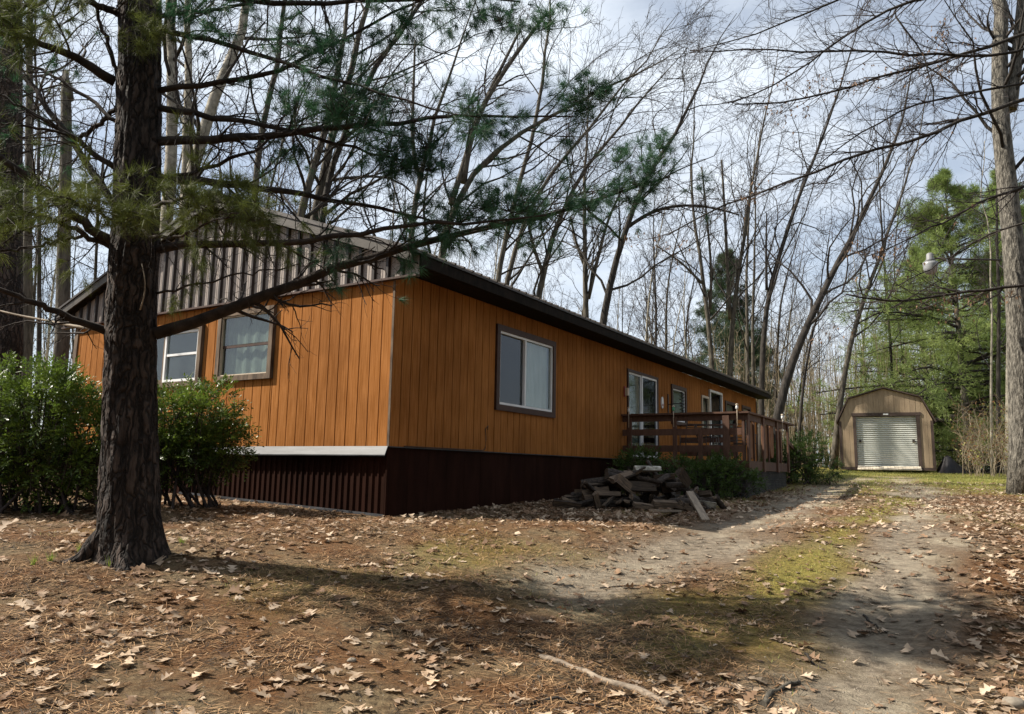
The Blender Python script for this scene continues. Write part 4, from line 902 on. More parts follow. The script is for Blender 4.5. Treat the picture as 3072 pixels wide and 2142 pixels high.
# ------------------------------------------------------------------ traced trees behind and beside the house
TR = np.random.default_rng(5)
def traced(name, label, pts, w0, w1, Y, bark='bark_grey', ext=4.0, limbs=16, dens=1.0, bias=(0.05, 0, 0.10), t0=0.3, twig='twig', group='bare trees behind the house', forks=(), lmin=0.16, lmax=0.4, dY=0.0, rmin=0.0065, limbr=0.42):
    P = [W(x, y, Y + dY * q / max(1, len(pts) - 1)) for q, (x, y) in enumerate(pts)]
    d0 = norm(P[1] - P[0]); base = P[0].copy(); gzz = float(g0(P[0][0], P[0][1]))
    h = P[0][2] - gzz
    if h > 0.1:
        sl = d0 / max(d0[2], 0.5) * 0.6; base = P[0] - np.array([sl[0] * h * 0.6, sl[1] * h * 0.3, 0]); base[2] = float(g0(base[0], base[1])) - 0.05
        P = [base] + P
    else: P[0][2] = gzz - 0.05
    if ext: P = P + [P[-1] + norm(P[-1] - P[-2]) * ext * 0.5 + np.array([0, 0, .1]), P[-1] + norm(P[-1] - P[-2]) * ext + np.array([0.1, 0, .3])]
    P = resample(P, 18); kk_ = np.clip(np.linspace(-0.5, 1, 18), 0, 1)[:, None]; P = P + np.cumsum(TR.normal(size=(18, 3)) * 0.09 * kk_, 0); r_a, r_b = w0 / 2 / F * Y, w1 / 2 / F * Y
    R = np.interp(np.linspace(0, 1, 18), [0, 0.06, 0.68, 1], [r_a * 1.35, r_a, r_b * 0.85, 0.012])
    tb, bb = bare_tree(P, R, TR, limbs, dens, bias, t0=t0, lmin=lmin, lmax=lmax, rmin=rmin, limbr=limbr)
    for fp, fw0, fw1 in forks:
        Q = resample([W(x, y, Y) for x, y in fp], 12); RQ = np.linspace(fw0, fw1, 12) / 2 / F * Y
        tb2, bb2 = bare_tree(Q, RQ, TR, max(5, limbs // 2), dens * 0.9, bias, t0=0.15, lmin=0.2, lmax=0.5, rmin=rmin)
        for a_, b_ in ((tb, tb2), (bb, bb2)):
            for (ff, mm, ss) in b_.f: a_.f.append((ff + a_.n, mm, ss))
            a_.v += b_.v; a_.n += b_.n
    return tree_things(name, label, tb, bb, (float(P[0][0]), float(P[0][1]), gzz), bark, group, twig)
traced('poplar_tree', 'pale straight trunk just right of the big pine trunk', [(508, 560), (515, 415), (524, 200), (528, 60)], 44, 36, 19, 'bark_pale', 5, 10, 0.8, t0=0.5)
traced('poplar_tree', 'slim pale trunk, second to the right of the big pine', [(556, 560), (560, 400), (563, 230), (570, 70)], 34, 26, 20, 'bark_pale', 5, 10, 0.8, t0=0.5)
traced('leaning_tree', 'thick pale trunk leaning right above the gable peak', [(560, 600), (574, 503), (614, 372), (649, 262), (684, 153), (712, 44)], 50, 36, 18.5, 'bark_pale', 4, 12, 0.9, forks=[([(590, 440), (572, 370), (590, 290)], 18, 8)])
traced('bare_tree', 'upright mossy trunk rising from the right slope of the gable roof', [(762, 590), (771, 437), (797, 306), (823, 197), (841, 44)], 27, 18, 21.5, 'bark_grey', 5, 14, 1.0)
traced('bare_tree', 'thin crooked trunk beside the upright mossy one above the gable', [(800, 600), (806, 530), (830, 440), (880, 330)], 14, 8, 24, 'bark_grey', 3, 12, 1.0)
traced('leaning_tree', 'left trunk of the leaning trio above the metal gable', [(895, 650), (928, 525), (972, 437), (994, 350), (1033, 240), (1042, 131), (1048, 20)], 36, 20, 22, 'bark_grey', 3, 18, 1.0, bias=(0.09, 0, 0.08))
traced('leaning_tree', 'middle trunk of the leaning trio above the metal gable', [(940, 660), (963, 546), (985, 437), (1020, 340), (1060, 220), (1090, 120), (1130, 10)], 40, 22, 23, 'bark_grey', 4, 18, 1.0, bias=(0.09, 0, 0.08))
traced('leaning_tree', 'right trunk of the leaning trio above the metal gable', [(965, 640), (990, 503), (1020, 437), (1051, 358), (1112, 254), (1147, 175), (1184, 130), (1283, 0)], 28, 18, 22.5, 'bark_dark', 4, 18, 1.0, bias=(0.12, 0, 0.06))
traced('bare_tree', 'mossy trunk rising behind the near roof corner', [(1230, 720), (1233, 640), (1238, 576), (1257, 500), (1290, 380), (1330, 250)], 32, 14, 27, 'bark_grey', 4, 18, 1.1, bias=(0.06, 0, 0.10), forks=[([(1250, 510), (1235, 420), (1240, 280), (1245, 120)], 14, 6)])
traced('leaning_tree', 'wide forking tree leaning far right above the near roof edge', [(1320, 780), (1332, 690), (1352, 614), (1390, 549), (1458, 473), (1527, 412), (1634, 358), (1800, 282)], 36, 14, 28, 'bark_grey', 4, 18, 1.1, bias=(0.10, 0, 0.08), forks=[([(1390, 549), (1405, 427), (1443, 320), (1527, 190), (1634, 46)], 22, 10), ([(1352, 614), (1390, 500), (1420, 380), (1480, 250), (1560, 90)], 20, 8)])
traced('bare_tree', 'straight twin trunk, left one, above the big slider window', [(1490, 835), (1513, 706), (1551, 576), (1588, 457), (1626, 305), (1641, 152), (1649, 61)], 22, 13, 32, 'bark_grey', 4, 18, 1.1, bias=(0.06, 0, 0.10))
traced('bare_tree', 'straight twin trunk, right one, above the big slider window', [(1516, 843), (1551, 706), (1612, 576), (1680, 470), (1760, 380), (1860, 250)], 22, 11, 33, 'bark_grey', 4, 18, 1.1, bias=(0.10, 0, 0.07))
traced('bare_tree', 'grey forked trunk leaning right behind the middle of the roof', [(1612, 885), (1638, 790), (1665, 675), (1726, 546), (1800, 440), (1900, 320)], 27, 12, 33, 'bark_grey', 4, 18, 1.1, bias=(0.08, 0, 0.08), forks=[([(1627, 815), (1600, 740), (1589, 690), (1585, 600)], 12, 6)])
traced('bare_tree', 'three-stemmed grey tree left of the arching tree', [(1760, 960), (1753, 805), (1757, 652), (1749, 561), (1752, 420)], 23, 12, 36, 'bark_grey', 4, 18, 1.0, forks=[([(1765, 896), (1795, 767), (1825, 652), (1880, 540)], 13, 6), ([(1753, 790), (1725, 720), (1712, 650)], 11, 6)])
traced('arching_tree', 'dark tree with a long limb arching right over the roof', [(1800, 1000), (1807, 960), (1833, 835), (1864, 713), (1883, 652), (1921, 561), (1959, 500), (2040, 380), (2110, 260)], 29, 14, 34, 'bark_dark', 4, 18, 1.0, bias=(0.08, 0, 0.07), forks=[([(1872, 690), (1944, 637), (2028, 614), (2127, 618), (2218, 645)], 13, 5)])
traced('slender_tree', 'thin dark straight sapling right of the arching tree', [(1967, 1050), (1968, 866), (1963, 752), (1960, 640)], 12, 5, 42, 'bark_dark', 3, 26, 0.9, lmin=0.12, lmax=0.28)
traced('slender_tree', 'tall grey trunk with one limb bowing left, before the far evergreen', [(2138, 1120), (2127, 973), (2112, 866), (2089, 729), (2074, 576), (2066, 460)], 18, 9, 38, 'bark_grey', 4, 18, 1.0, bias=(0, 0, 0.1), forks=[([(2106, 850), (2043, 786), (1967, 736)], 9, 3), ([(2131, 927), (2135, 805), (2119, 637), (2105, 500)], 9, 5)])
traced('slender_tree', 'tall grey trunk directly in front of the far small evergreen', [(2188, 1140), (2199, 927), (2226, 752), (2245, 614), (2260, 500), (2290, 350)], 19, 9, 38, 'bark_grey', 4, 18, 1.0, forks=[([(2190, 957), (2180, 752), (2173, 614), (2165, 480)], 12, 6)])
traced('slender_tree', 'thin grey trunk right of the far small evergreen', [(2243, 1160), (2241, 996), (2241, 752), (2248, 560)], 14, 7, 40, 'bark_grey', 4, 16, 0.9)
traced('slender_tree', 'second thin grey trunk right of the far small evergreen', [(2260, 1160), (2257, 957), (2264, 729), (2280, 520)], 13, 6, 41, 'bark_grey', 4, 16, 0.9)
traced('slender_tree', 'dark trunk curving right above the far roof corner', [(2283, 1180), (2291, 957), (2302, 866), (2348, 736), (2398, 575), (2452, 430), (2500, 300), (2545, 170)], 19, 9, 37, 'bark_dark', 4, 18, 1.0, forks=[([(2300, 870), (2298, 760), (2300, 640)], 9, 4)])
traced('leaning_tree', 'heavy dark trunk leaning strongly right beyond the deck', [(2312, 1370), (2328, 1253), (2368, 1100), (2421, 972), (2482, 850), (2543, 735), (2612, 598), (2673, 461), (2700, 350)], 29, 13, 29, 'bark_dark', 3, 20, 1.1, bias=(0.05, 0, 0.09))
traced('leaning_tree', 'grey trunk leaning right just left of the shed', [(2500, 1385), (2511, 1269), (2526, 1167), (2543, 1065), (2558, 987), (2596, 888), (2627, 812), (2665, 705), (2718, 552), (2760, 420)], 19, 8, 37, 'bark_grey', 3, 18, 1.0, bias=(0.05, 0, 0.09))
traced('slender_tree', 'thin dark trunk between the two leaning trees left of shed', [(2395, 1360), (2402, 1226), (2418, 1094), (2445, 960), (2470, 820)], 11, 5, 38, 'bark_dark', 3, 14, 0.9)
traced('slender_tree', 'thin dark upright trunk rising behind the shed roof', [(2676, 1200), (2674, 1050), (2655, 820), (2645, 650), (2640, 500)], 10, 6, 41, 'bark_dark', 3, 14, 0.9)
traced('bare_tree', 'mossy upright trunk at left seen past the big pine', [(85, 1080), (80, 850), (84, 640), (90, 420), (100, 200), (105, 20)], 34, 22, 19, 'bark_grey', 4, 12, 0.9)
traced('bare_tree', 'thin dark trunk left of the broken snag', [(120, 1060), (116, 700), (122, 420), (118, 150)], 16, 9, 22, 'bark_dark', 4, 14, 0.9)
# broken snag
sp0 = [W(186, 1090, 17), W(192, 700, 17), W(200, 380, 17), W(196, 215, 17)]
sg = empty('broken_snag', (sp0[0][0], sp0[0][1], float(g0(sp0[0][0], sp0[0][1])))); tag(sg, 'dead snag with a broken jagged top left of the big pine', 'tree')
P = resample(sp0, 14); P[0][2] = sg.location[2] - 0.1; R = np.linspace(22, 15, 14) / F * 17; R[-1] *= 0.55; R[-2] *= 0.95
MB().tubes(P - np.array(sg.location), R, 10).build('trunk', MT['bark_grey'], sg); MB().tubes(np.array([W(210, 300, 17), W(208, 258, 17), W(206, 235, 17)]) - np.array(sg.location), [0.09, 0.06, 0.01], 6).build('splinter', MT['bark_grey'], sg)
# left edge pine trunk
e0 = [W(18, 1120, 14), W(20, 700, 14), W(24, 350, 14), W(28, -150, 14)]
lp = empty('pine_tree', (e0[0][0], e0[0][1], float(g0(e0[0][0], e0[0][1])))); tag(lp, 'dark pine trunk cut by the left picture edge', 'tree')
P = resample(e0, 20); P[0][2] = lp.location[2] - 0.1
MB().tubes(P - np.array(lp.location), np.linspace(46, 36, 20) / F * 14, 14).build('trunk', MT['pine_bark'], lp)
t1 = shoots(P[None], np.full((1, 20), 0.05), 26, 0.35, 1, 0.9, 1.5, 0.8, 2.2, 7, 0.5, (0, 0, -0.02), 0.1, PR, 0.3, 0.2, 0.006, rel=False); t2 = shoots(*t1, 8, 0.2, 1, 0.4, 1.1, 0.2, 0.4, 5, 0.5, (0, 0, 0), 0.2, PR, 0.5, 0.3, 0.003)
b = MB(); b.tubes(t1[0] - np.array(lp.location), t1[1], 5, cap=False); b.tubes(t2[0] - np.array(lp.location), t2[1], 3, cap=False); b.build('limbs', MT['pine_limb'], lp)
v, f = tufts(t2[0][:, -1] - np.array(lp.location), t2[0][:, -1] - t2[0][:, -2], 30, 0.12, 0.003, 0.6, PR, 0.02); MB().add(v, f).build('needles', MT['needle_olive'], lp)

# big maple on the right edge with the yard light
mz = [(3074, 1480), (3068, 1300), (3062, 1100), (3048, 800), (3026, 600), (3014, 450), (3000, 200), (2988, 0), (2978, -150)]
tk = traced('maple_tree', 'stout pale-barked trunk at the right picture edge carrying the yard light', mz, 76, 52, 18, 'bark_maple', 3, 20, 1.0, (-0.06, 0, 0.08), t0=0.45, group=None, forks=[([(3030, 330), (3050, 180), (3062, 40), (3075, -100)], 40, 26)], lmin=0.15, lmax=0.35, limbr=0.22)
# overhanging limbs from a tree just outside the frame
ov = [([(3072, 302), (2852, 392), (2687, 440), (2550, 488), (2412, 543), (2261, 594), (2103, 646), (2000, 708)], 15, 4), ([(3072, 560), (2941, 605), (2825, 667), (2687, 732), (2598, 770)], 13, 3), ([(3072, 842), (2893, 866), (2687, 893), (2543, 880)], 13, 5),
      ([(3072, 96), (2859, 161), (2687, 199), (2550, 247), (2385, 296), (2206, 310)], 13, 4), ([(3072, 165), (2825, 161), (2618, 144), (2412, 148), (2309, 144), (2069, 151)], 12, 3), ([(2900, -120), (2646, 0), (2440, 158), (2337, 240), (2200, 300)], 13, 4), ([(2800, -100), (2570, 0), (2385, 76), (2206, 137), (2100, 150)], 13, 3),
      ([(2700, -60), (2770, 0), (2831, 69), (2828, 206), (2811, 309)], 10, 4), ([(3072, 250), (2900, 280), (2740, 310), (2620, 380), (2500, 440), (2380, 560)], 10, 3), ([(3072, 640), (2960, 720), (2820, 800), (2700, 850)], 8, 3)]
OY = 12.5
ot = [W(3330, 1700, OY), W(3320, 1300, OY), W(3300, 600, OY), W(3260, 0, OY), W(3200, -500, OY)]
oe = empty('overhanging_tree', (ot[0][0], ot[0][1], float(g0(ot[0][0], ot[0][1])))); tag(oe, 'bare long-limbed tree reaching over the drive from the right edge', 'tree')
OB = np.array(oe.location); P = resample(ot, 12); P[0][2] = OB[2] - 0.1
MB().tubes(P - OB, np.linspace(0.24, 0.13, 12), 12).build('trunk', MT['bark_dark'], oe)
lb = MB(); tw_ = MB(); leafp = []
for pts, w0, w1 in ov:
    Q = [W(x, y, OY) for x, y in pts]
    q0 = Q[0]; kx = P[np.argmin(np.abs(P[:, 2] - (q0[2] + 0.3)))]
    Q = resample([kx] + Q, 16); Q[1:-1] += 0.02 * PR.normal(size=(14, 3)); Q[:, 1] += 0.5 * np.sin(np.linspace(0, 3, 16)) * PR.normal()
    R = np.linspace(w0, w1, 16) / 2 / F * OY; lb.tubes(Q - OB, R, 6)
    Ln = np.linalg.norm(np.diff(Q, axis=0), axis=1).sum()
    t1 = shoots(Q[None], R[None], int(Ln * 5), 0.25, 1, 0.3, 0.9, 0.4, 1.5, 7, 0.5, (-0.04, 0, 0.03), 0.14, PR, 0.35, 0.3, 0.005, rel=False)
    t2 = shoots(*t1, 5, 0.2, 1, 0.35, 0.9, 0.25, 0.6, 5, 0.6, (-0.03, 0, 0.03), 0.18, PR, 0.5, 0.3, 0.003); t3 = shoots(*t2, 3, 0.2, 1, 0.35, 0.9, 0.3, 0.6, 3, 0.6, (0, 0, 0.03), 0.2, PR, 0.6, 0.3, 0.0022)
    for (a_, b_), s in ((t1, 4), (t2, 3), (t3, 3)): tw_.tubes(a_ - OB, b_, s, cap=False)
    leafp.append(t3[0][:, -1])
lb.build('limbs', MT['bark_dark'], oe); tw_.build('twigs', MT['twig'], oe)
lp_ = np.vstack(leafp); sel = lp_[(vnoise(lp_[:, 0], lp_[:, 2], 0.7, 41) > 0.70)][:500]
v, f = tufts(sel - OB, np.tile([0, 0, -1.0], (len(sel), 1)), 2, 0.06, 0.03, 0.5, PR); MB().add(v, f).build('leaves', MT['dead_leaf_brown'], oe)
# yard light on its arm
ya = W(3005, 780, 17.8); yb = W(2790, 800, 17.8)
ye = empty('yard_light', ya); tag(ye, 'grey dusk-to-dawn yard light on an arm from the right trunk', 'lamp')
hb = W(2790, 775, 17.8) - ya
MB().tubes([(0, 0, 0), hb * 0.5 + np.array([0, 0, 0.0]), hb + np.array([0.12, 0, 0.0])], [0.022] * 3, 8).build('arm', MT['iron'], ye)
MB().tubes([hb + np.array([0, 0, 0.13]), hb + np.array([0, 0, 0.10]), hb + np.array([0, 0, -0.02]), hb + np.array([0, 0, -0.10])], [0.05, 0.08, 0.085, 0.15], 14).build('housing', MT['lamp_grey'], ye)
MB().tubes([hb + np.array([0, 0, z]) for z in (-0.101, -0.16, -0.26, -0.36, -0.40)], [0.165, 0.165, 0.16, 0.13, 0.06], 18).build('refractor', MT['lamp_lens'], ye)

# ------------------------------------------------------------------ background woods
tmpl = []
for k in range(7):
    h = 13 + 4 * TR.random(); P = resample(np.array([(0, 0, -0.2), (0.1 * TR.normal(), 0.1 * TR.normal(), h * 0.3), (0.35 * TR.normal() + .3, 0.3 * TR.normal(), h * 0.65), (0.6 * TR.normal() + .6, 0.5 * TR.normal(), h)]), 14)
    R = np.linspace(0.07 + 0.05 * TR.random(), 0.015, 14)
    tb, bb = bare_tree(P, R, TR, 15, 0.75, (0.02, 0, 0.09), t0=0.3, rmin=0.006)
    tmpl.append((tb.mesh('trunk', MT[['bark_grey', 'bark_dark', 'bark_pale'][k % 3]]), bb.mesh('branches', [MT['bark_dark'], MT['twig']])))
spots = []
while len(spots) < 135:
    Yk = 41 + 34 * TR.random() ** 0.8; pxk = -100 + 3300 * TR.random(); xk = (pxk - 1536) / F * Yk
    if 10 < xk < 26 and Yk < 42: continue
    if min([math.hypot(xk - a, Yk - b) for a, b in spots] + [9]) < 1.2: continue
    spots.append((xk, Yk))
for k in range(16):
    pxk = -150 + 1500 * TR.random(); Yk = 24 + 14 * TR.random() + max(0, (pxk - 300) / 150); spots.append(((pxk - 1536) / F * Yk, Yk))
for k, (xk, Yk) in enumerate(spots):
    me = tmpl[k % 7]; sc = 0.8 + 0.4 * TR.random()
    e_ = empty('woodland_tree', (xk, Yk, float(g0(xk, Yk)))); e_.rotation_euler = (0.05 * TR.normal(), 0.06 + 0.06 * TR.normal(), TR.random() * 6.28); e_.scale = (sc, sc, sc)
    tag(e_, 'bare grey tree among the woods behind the yard', 'tree', 'bare trees in the woods behind the yard')
    put('trunk', me[0], e_); put('branches', me[1], e_)
# thicket of thin saplings
TK = np.random.default_rng(9)
nT = 1500; Yk = 38 + 45 * TK.random(nT); pk = 2150 + 780 * TK.random(nT); pk[:500] = -200 + 3400 * TK.random(500); xk = (pk - 1536) / F * Yk
bx = (xk > 12) & (xk < 22) & (Yk < 40); xk, Yk = xk[~bx], Yk[~bx]; nT = len(xk)
hh = 3.5 + 8.0 * TK.random(nT) * np.clip(Yk / 60, 0.5, 1.2); P = np.zeros((nT, 5, 3)); lean = TK.normal(size=(nT, 2)) * 0.06
for k in range(5):
    P[:, k, 0] = xk + lean[:, 0] * hh * k / 4 + 0.05 * TK.normal(size=nT); P[:, k, 1] = Yk + lean[:, 1] * hh * k / 4; P[:, k, 2] = g0(xk, Yk) - 0.05 + hh * k / 4
R = np.linspace(1, 0.3, 5)[None] * (0.014 + 0.026 * TK.random((nT, 1)))
th_ = MB(); th_.tubes(P, R, 3, cap=False)
s1 = shoots(P, R, 7, 0.15, 1, 0.4, 0.9, 0.12, 0.3, 3, 0.5, (0, 0, 0.12), 0.15, TK, 0.5, 0.4, 0.007); s2 = shoots(*s1, 2, 0.2, 1, 0.4, 0.9, 0.3, 0.6, 2, 0.6, (0, 0, 0.1), 0.15, TK, 0.6, 0.3, 0.005)
th_.tubes(*s1, 3, cap=False); th_.tubes(*s2, 3, cap=False)
tag(th_.build('thicket', MT['twig_tan']), 'dense thicket of thin tan saplings beyond the shed', 'thicket', kind='stuff')

# evergreens beyond the yard
def far_pine(name, label, base, h, rad_, seed, mat, lean=0.0, t0=0.1, ntuft=1.0, rust=0):
    r = np.random.default_rng(seed); e_ = empty(name, base); tag(e_, label, 'tree')
    P = resample(np.array([(0, 0, -0.1), (lean * 0.4, 0, h * 0.5), (lean, 0, h)]), 14); R = np.linspace(0.2, 0.02, 14) * h / 14
    MB().tubes(P, R, 9).build('trunk', MT['bark_grey'], e_)
    nb = int(h * 8); t = t0 + (1 - t0) * np.sort(r.random(nb)); z = t * h; L = rad_ * (1 - t ** 1.6) * (0.55 + 0.6 * r.random(nb)) + 0.25
    an = r.random(nb) * 2 * pi; d = np.stack([np.cos(an), np.sin(an), 0.12 + 0.25 * t + 0.1 * r.normal(size=nb)], 1); K = 7; pts = []
    for k in range(K):
        s = k / (K - 1); pts.append(np.stack([np.interp(t, np.linspace(0, 1, 14), P[:, 0]), np.zeros(nb), z], 1) + d * (L * s)[:, None] + np.array([0, 0, -0.18]) * (L * s * s)[:, None] + 0.03 * r.normal(size=(nb, 3)))
    B = np.stack(pts, 1); RB = (0.012 + 0.012 * L)[:, None] * np.linspace(1, 0.3, K)[None]
    t1 = shoots(B, RB, int(9 * ntuft), 0.18, 1, 0.5, 1.1, 0.2, 0.42, 5, 0.4, (0, 0, 0.03), 0.12, r, 0.5, 0.35, 0.006); t2 = shoots(*t1, 4, 0.25, 1, 0.4, 1.0, 0.25, 0.5, 3, 0.6, (0, 0, 0.04), 0.15, r, 0.5, 0.2, 0.004)
    b = MB(); b.tubes(B, RB, 5, cap=False); b.tubes(*t1, 3, cap=False); b.build('limbs', MT['bark_dark'], e_)
    tips = np.vstack([t2[0][:, -1], t2[0][:, 1], t1[0][:, -1]]); dirs = np.vstack([t2[0][:, -1] - t2[0][:, 0], t2[0][:, -1] - t2[0][:, 0], t1[0][:, -1] - t1[0][:, -2]]) 
    v, f = tufts(tips, norm(dirs) + np.array([0, 0, 0.25]), 9, 0.26, 0.026, 0.6, r, 0.09)
    MB().add(v, f).build('crown', MT[mat], e_)
    return e_
def gp(px_, Y_): 
    x = (px_ - 1536) / F * Y_; x *= 1.0; return (x, Y_, float(g0(x, Y_)))
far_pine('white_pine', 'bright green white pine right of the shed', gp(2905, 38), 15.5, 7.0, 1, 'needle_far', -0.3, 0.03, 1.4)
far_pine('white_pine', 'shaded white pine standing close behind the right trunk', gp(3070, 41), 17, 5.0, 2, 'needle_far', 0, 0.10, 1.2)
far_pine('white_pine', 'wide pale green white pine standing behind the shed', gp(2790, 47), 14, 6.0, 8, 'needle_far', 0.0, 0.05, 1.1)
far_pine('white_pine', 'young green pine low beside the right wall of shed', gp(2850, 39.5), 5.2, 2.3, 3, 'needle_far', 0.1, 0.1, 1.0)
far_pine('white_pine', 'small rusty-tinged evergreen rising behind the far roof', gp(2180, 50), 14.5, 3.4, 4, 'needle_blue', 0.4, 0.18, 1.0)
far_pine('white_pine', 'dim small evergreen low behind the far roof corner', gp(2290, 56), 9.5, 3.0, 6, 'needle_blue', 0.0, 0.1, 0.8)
for k, (x_, y_, h_, rr_) in enumerate([(12.5, 5.5, 15, 4.2), (14.5, 0.5, 17, 4.5), (10.5, -5.5, 16, 4.2), (16, 10.5, 15, 4.0), (4.5, -9, 16, 4.3), (-3, -10, 15, 4.2), (-9.5, -7.5, 16, 4.2), (18, -4, 17, 4.5), (-15, -2, 15, 4.2), (-18, -9, 17, 4.2), (-13, -13, 16, 4.2)]):  # unseen evergreens added to block sky light and fill the pane reflections
    lab_ = ['evergreen just off the right edge, level with the firewood', 'evergreen off to the right of the camera', 'evergreen behind the right shoulder of the camera', 'evergreen off the right edge beside the drive', 'evergreen directly behind the camera', 'evergreen behind the camera, toward the pine', 'evergreen behind the left shoulder of the camera', 'evergreen farthest off to the right of the camera', 'evergreen off to the left of the camera', 'evergreen farthest off to the left of the camera', 'evergreen well behind the left shoulder of the camera'][k]
    if k == 0: added_pine = far_pine('white_pine', lab_, (x_, y_, float(g0(x_, y_))), h_, rr_, 60, 'needle_blue', 0.0, 0.12, 0.8)
    else: o_ = copy_tree(added_pine); o_.location = (x_, y_, float(g0(x_, y_))); o_.rotation_euler = (0, 0, 2.1 * k); o_.scale = (h_ / 15,) * 3; o_['label'] = lab_
for (a_, b_, c_, d_, lbl) in [((3027, 1375), (3027, 1188), 24, 31, 'pale upright trunk in the woods left of the right edge trunk'), ((2992, 1380), (2994, 1150), 14, 33, 'thin dark trunk in the woods right of the shed'), ((2975, 1395), (2972, 1250), 8, 30, 'thin pale sapling in front of the bright pine')]:
    traced('slender_tree', lbl, [a_, ((a_[0] + b_[0]) / 2 + 3, (a_[1] + b_[1]) / 2), b_, (b_[0] + 4, b_[1] - 300), (b_[0] + 2, b_[1] - 600)], c_, c_ * 0.6, d_, 'bark_pale' if 'pale' in lbl else 'bark_dark', 3, 12, 0.8, group='bare trees beside the shed')
# rust-leaved undergrowth right of shed
RU = np.random.default_rng(12)
ub = MB(); q = 120; px_ = 2880 + 200 * RU.random(q); Y_ = 28 + 8 * RU.random(q); x_ = (px_ - 1536) / F * Y_; P = np.zeros((q, 4, 3)); hh = 0.8 + 2.2 * RU.random(q)
for k in range(4): P[:, k] = np.stack([x_ + 0.1 * k * RU.normal(size=q), Y_ + 0.08 * k * RU.normal(size=q), g0(x_, Y_) + hh * k / 3], 1)
R = np.tile(np.linspace(0.012, 0.005, 4), (q, 1)); ub.tubes(P, R, 4, cap=False); s1 = shoots(P, R, 7, 0.2, 1, 0.5, 1.0, 0.25, 0.5, 4, 0.7, (0, 0, 0.04), 0.15, RU, 0.5, 0.2, 0.005); ub.tubes(*s1, 3, cap=False)
lv = s1[0][:, 1:].reshape(-1, 3); lv = lv[RU.random(len(lv)) < 0.55]; v, f = tufts(lv, RU.normal(size=lv.shape), 2, 0.09, 0.05, 0.6, RU, 0.05)
ub.add(v, f, np.where(RU.random(len(f)) < 0.6, 1, 2))
tag(ub.build('undergrowth', [MT['twig_tan'], MT['rust_leaf'], MT['grass']]), 'tangled undergrowth with rusty leaves right of the shed', 'undergrowth', kind='stuff')
# cut brush beside the tarp
bp0 = tp + np.array([1.0, 0.2, 0.0]); bb = MB()
for k in range(26):
    a = bp0 + np.array([RU.random() * 2.0 - 0.5, RU.normal() * 0.3, 0.05]); an = RU.normal() * 0.5; L_ = 0.7 + 1.1 * RU.random()
    e2 = a + np.array([cos(an) * L_, sin(an) * L_ * 0.5, 0.15 + 0.4 * RU.random()]); bb.tubes(resample([a, (a + e2) / 2 + 0.08 * RU.normal(size=3), e2], 5) - bp0, np.linspace(0.028, 0.008, 5), 5, cap=False)
tag(bb.build('brush_pile', MT['bark_dark'], None, bp0), 'heap of cut branches on the grass right of the shed', 'brush pile', kind='thing')

# ------------------------------------------------------------------ shrubs
def sprays(cs, ds, n, L, w_, r):
    Mn = len(cs); d = norm(ds); sd_ = norm(np.cross(d, np.array([0, 0, 1.0]) + 0.5 * r.normal(size=d.shape))); up_ = np.cross(sd_, d)
    s = np.linspace(0.1, 1, n)[None, :, None]; sgn = np.where(np.arange(n) % 2 == 0, 1, -1)[None, :, None]
    Lr = (L * (0.7 + 0.6 * r.random((Mn, 1, 1))))
    b = cs[:, None] + d[:, None] * s * Lr - np.array([0, 0, 0.10]) * (s * s * Lr) 
    ld = norm(d[:, None] * 0.75 + sd_[:, None] * sgn * (0.9 - 0.4 * s) + 0.25 * r.normal(size=(Mn, n, 3)))
    ll = Lr * 0.42 * (1.1 - 0.6 * s); ws = norm(np.cross(ld, up_[:, None] + 0.4 * r.normal(size=(Mn, n, 3)))) * w_
    v = np.stack([b, b + ld * ll * 0.45 + ws, b + ld * ll, b + ld * ll * 0.45 - ws], 2).reshape(-1, 3)
    return v, np.arange(len(v)).reshape(-1, 4)
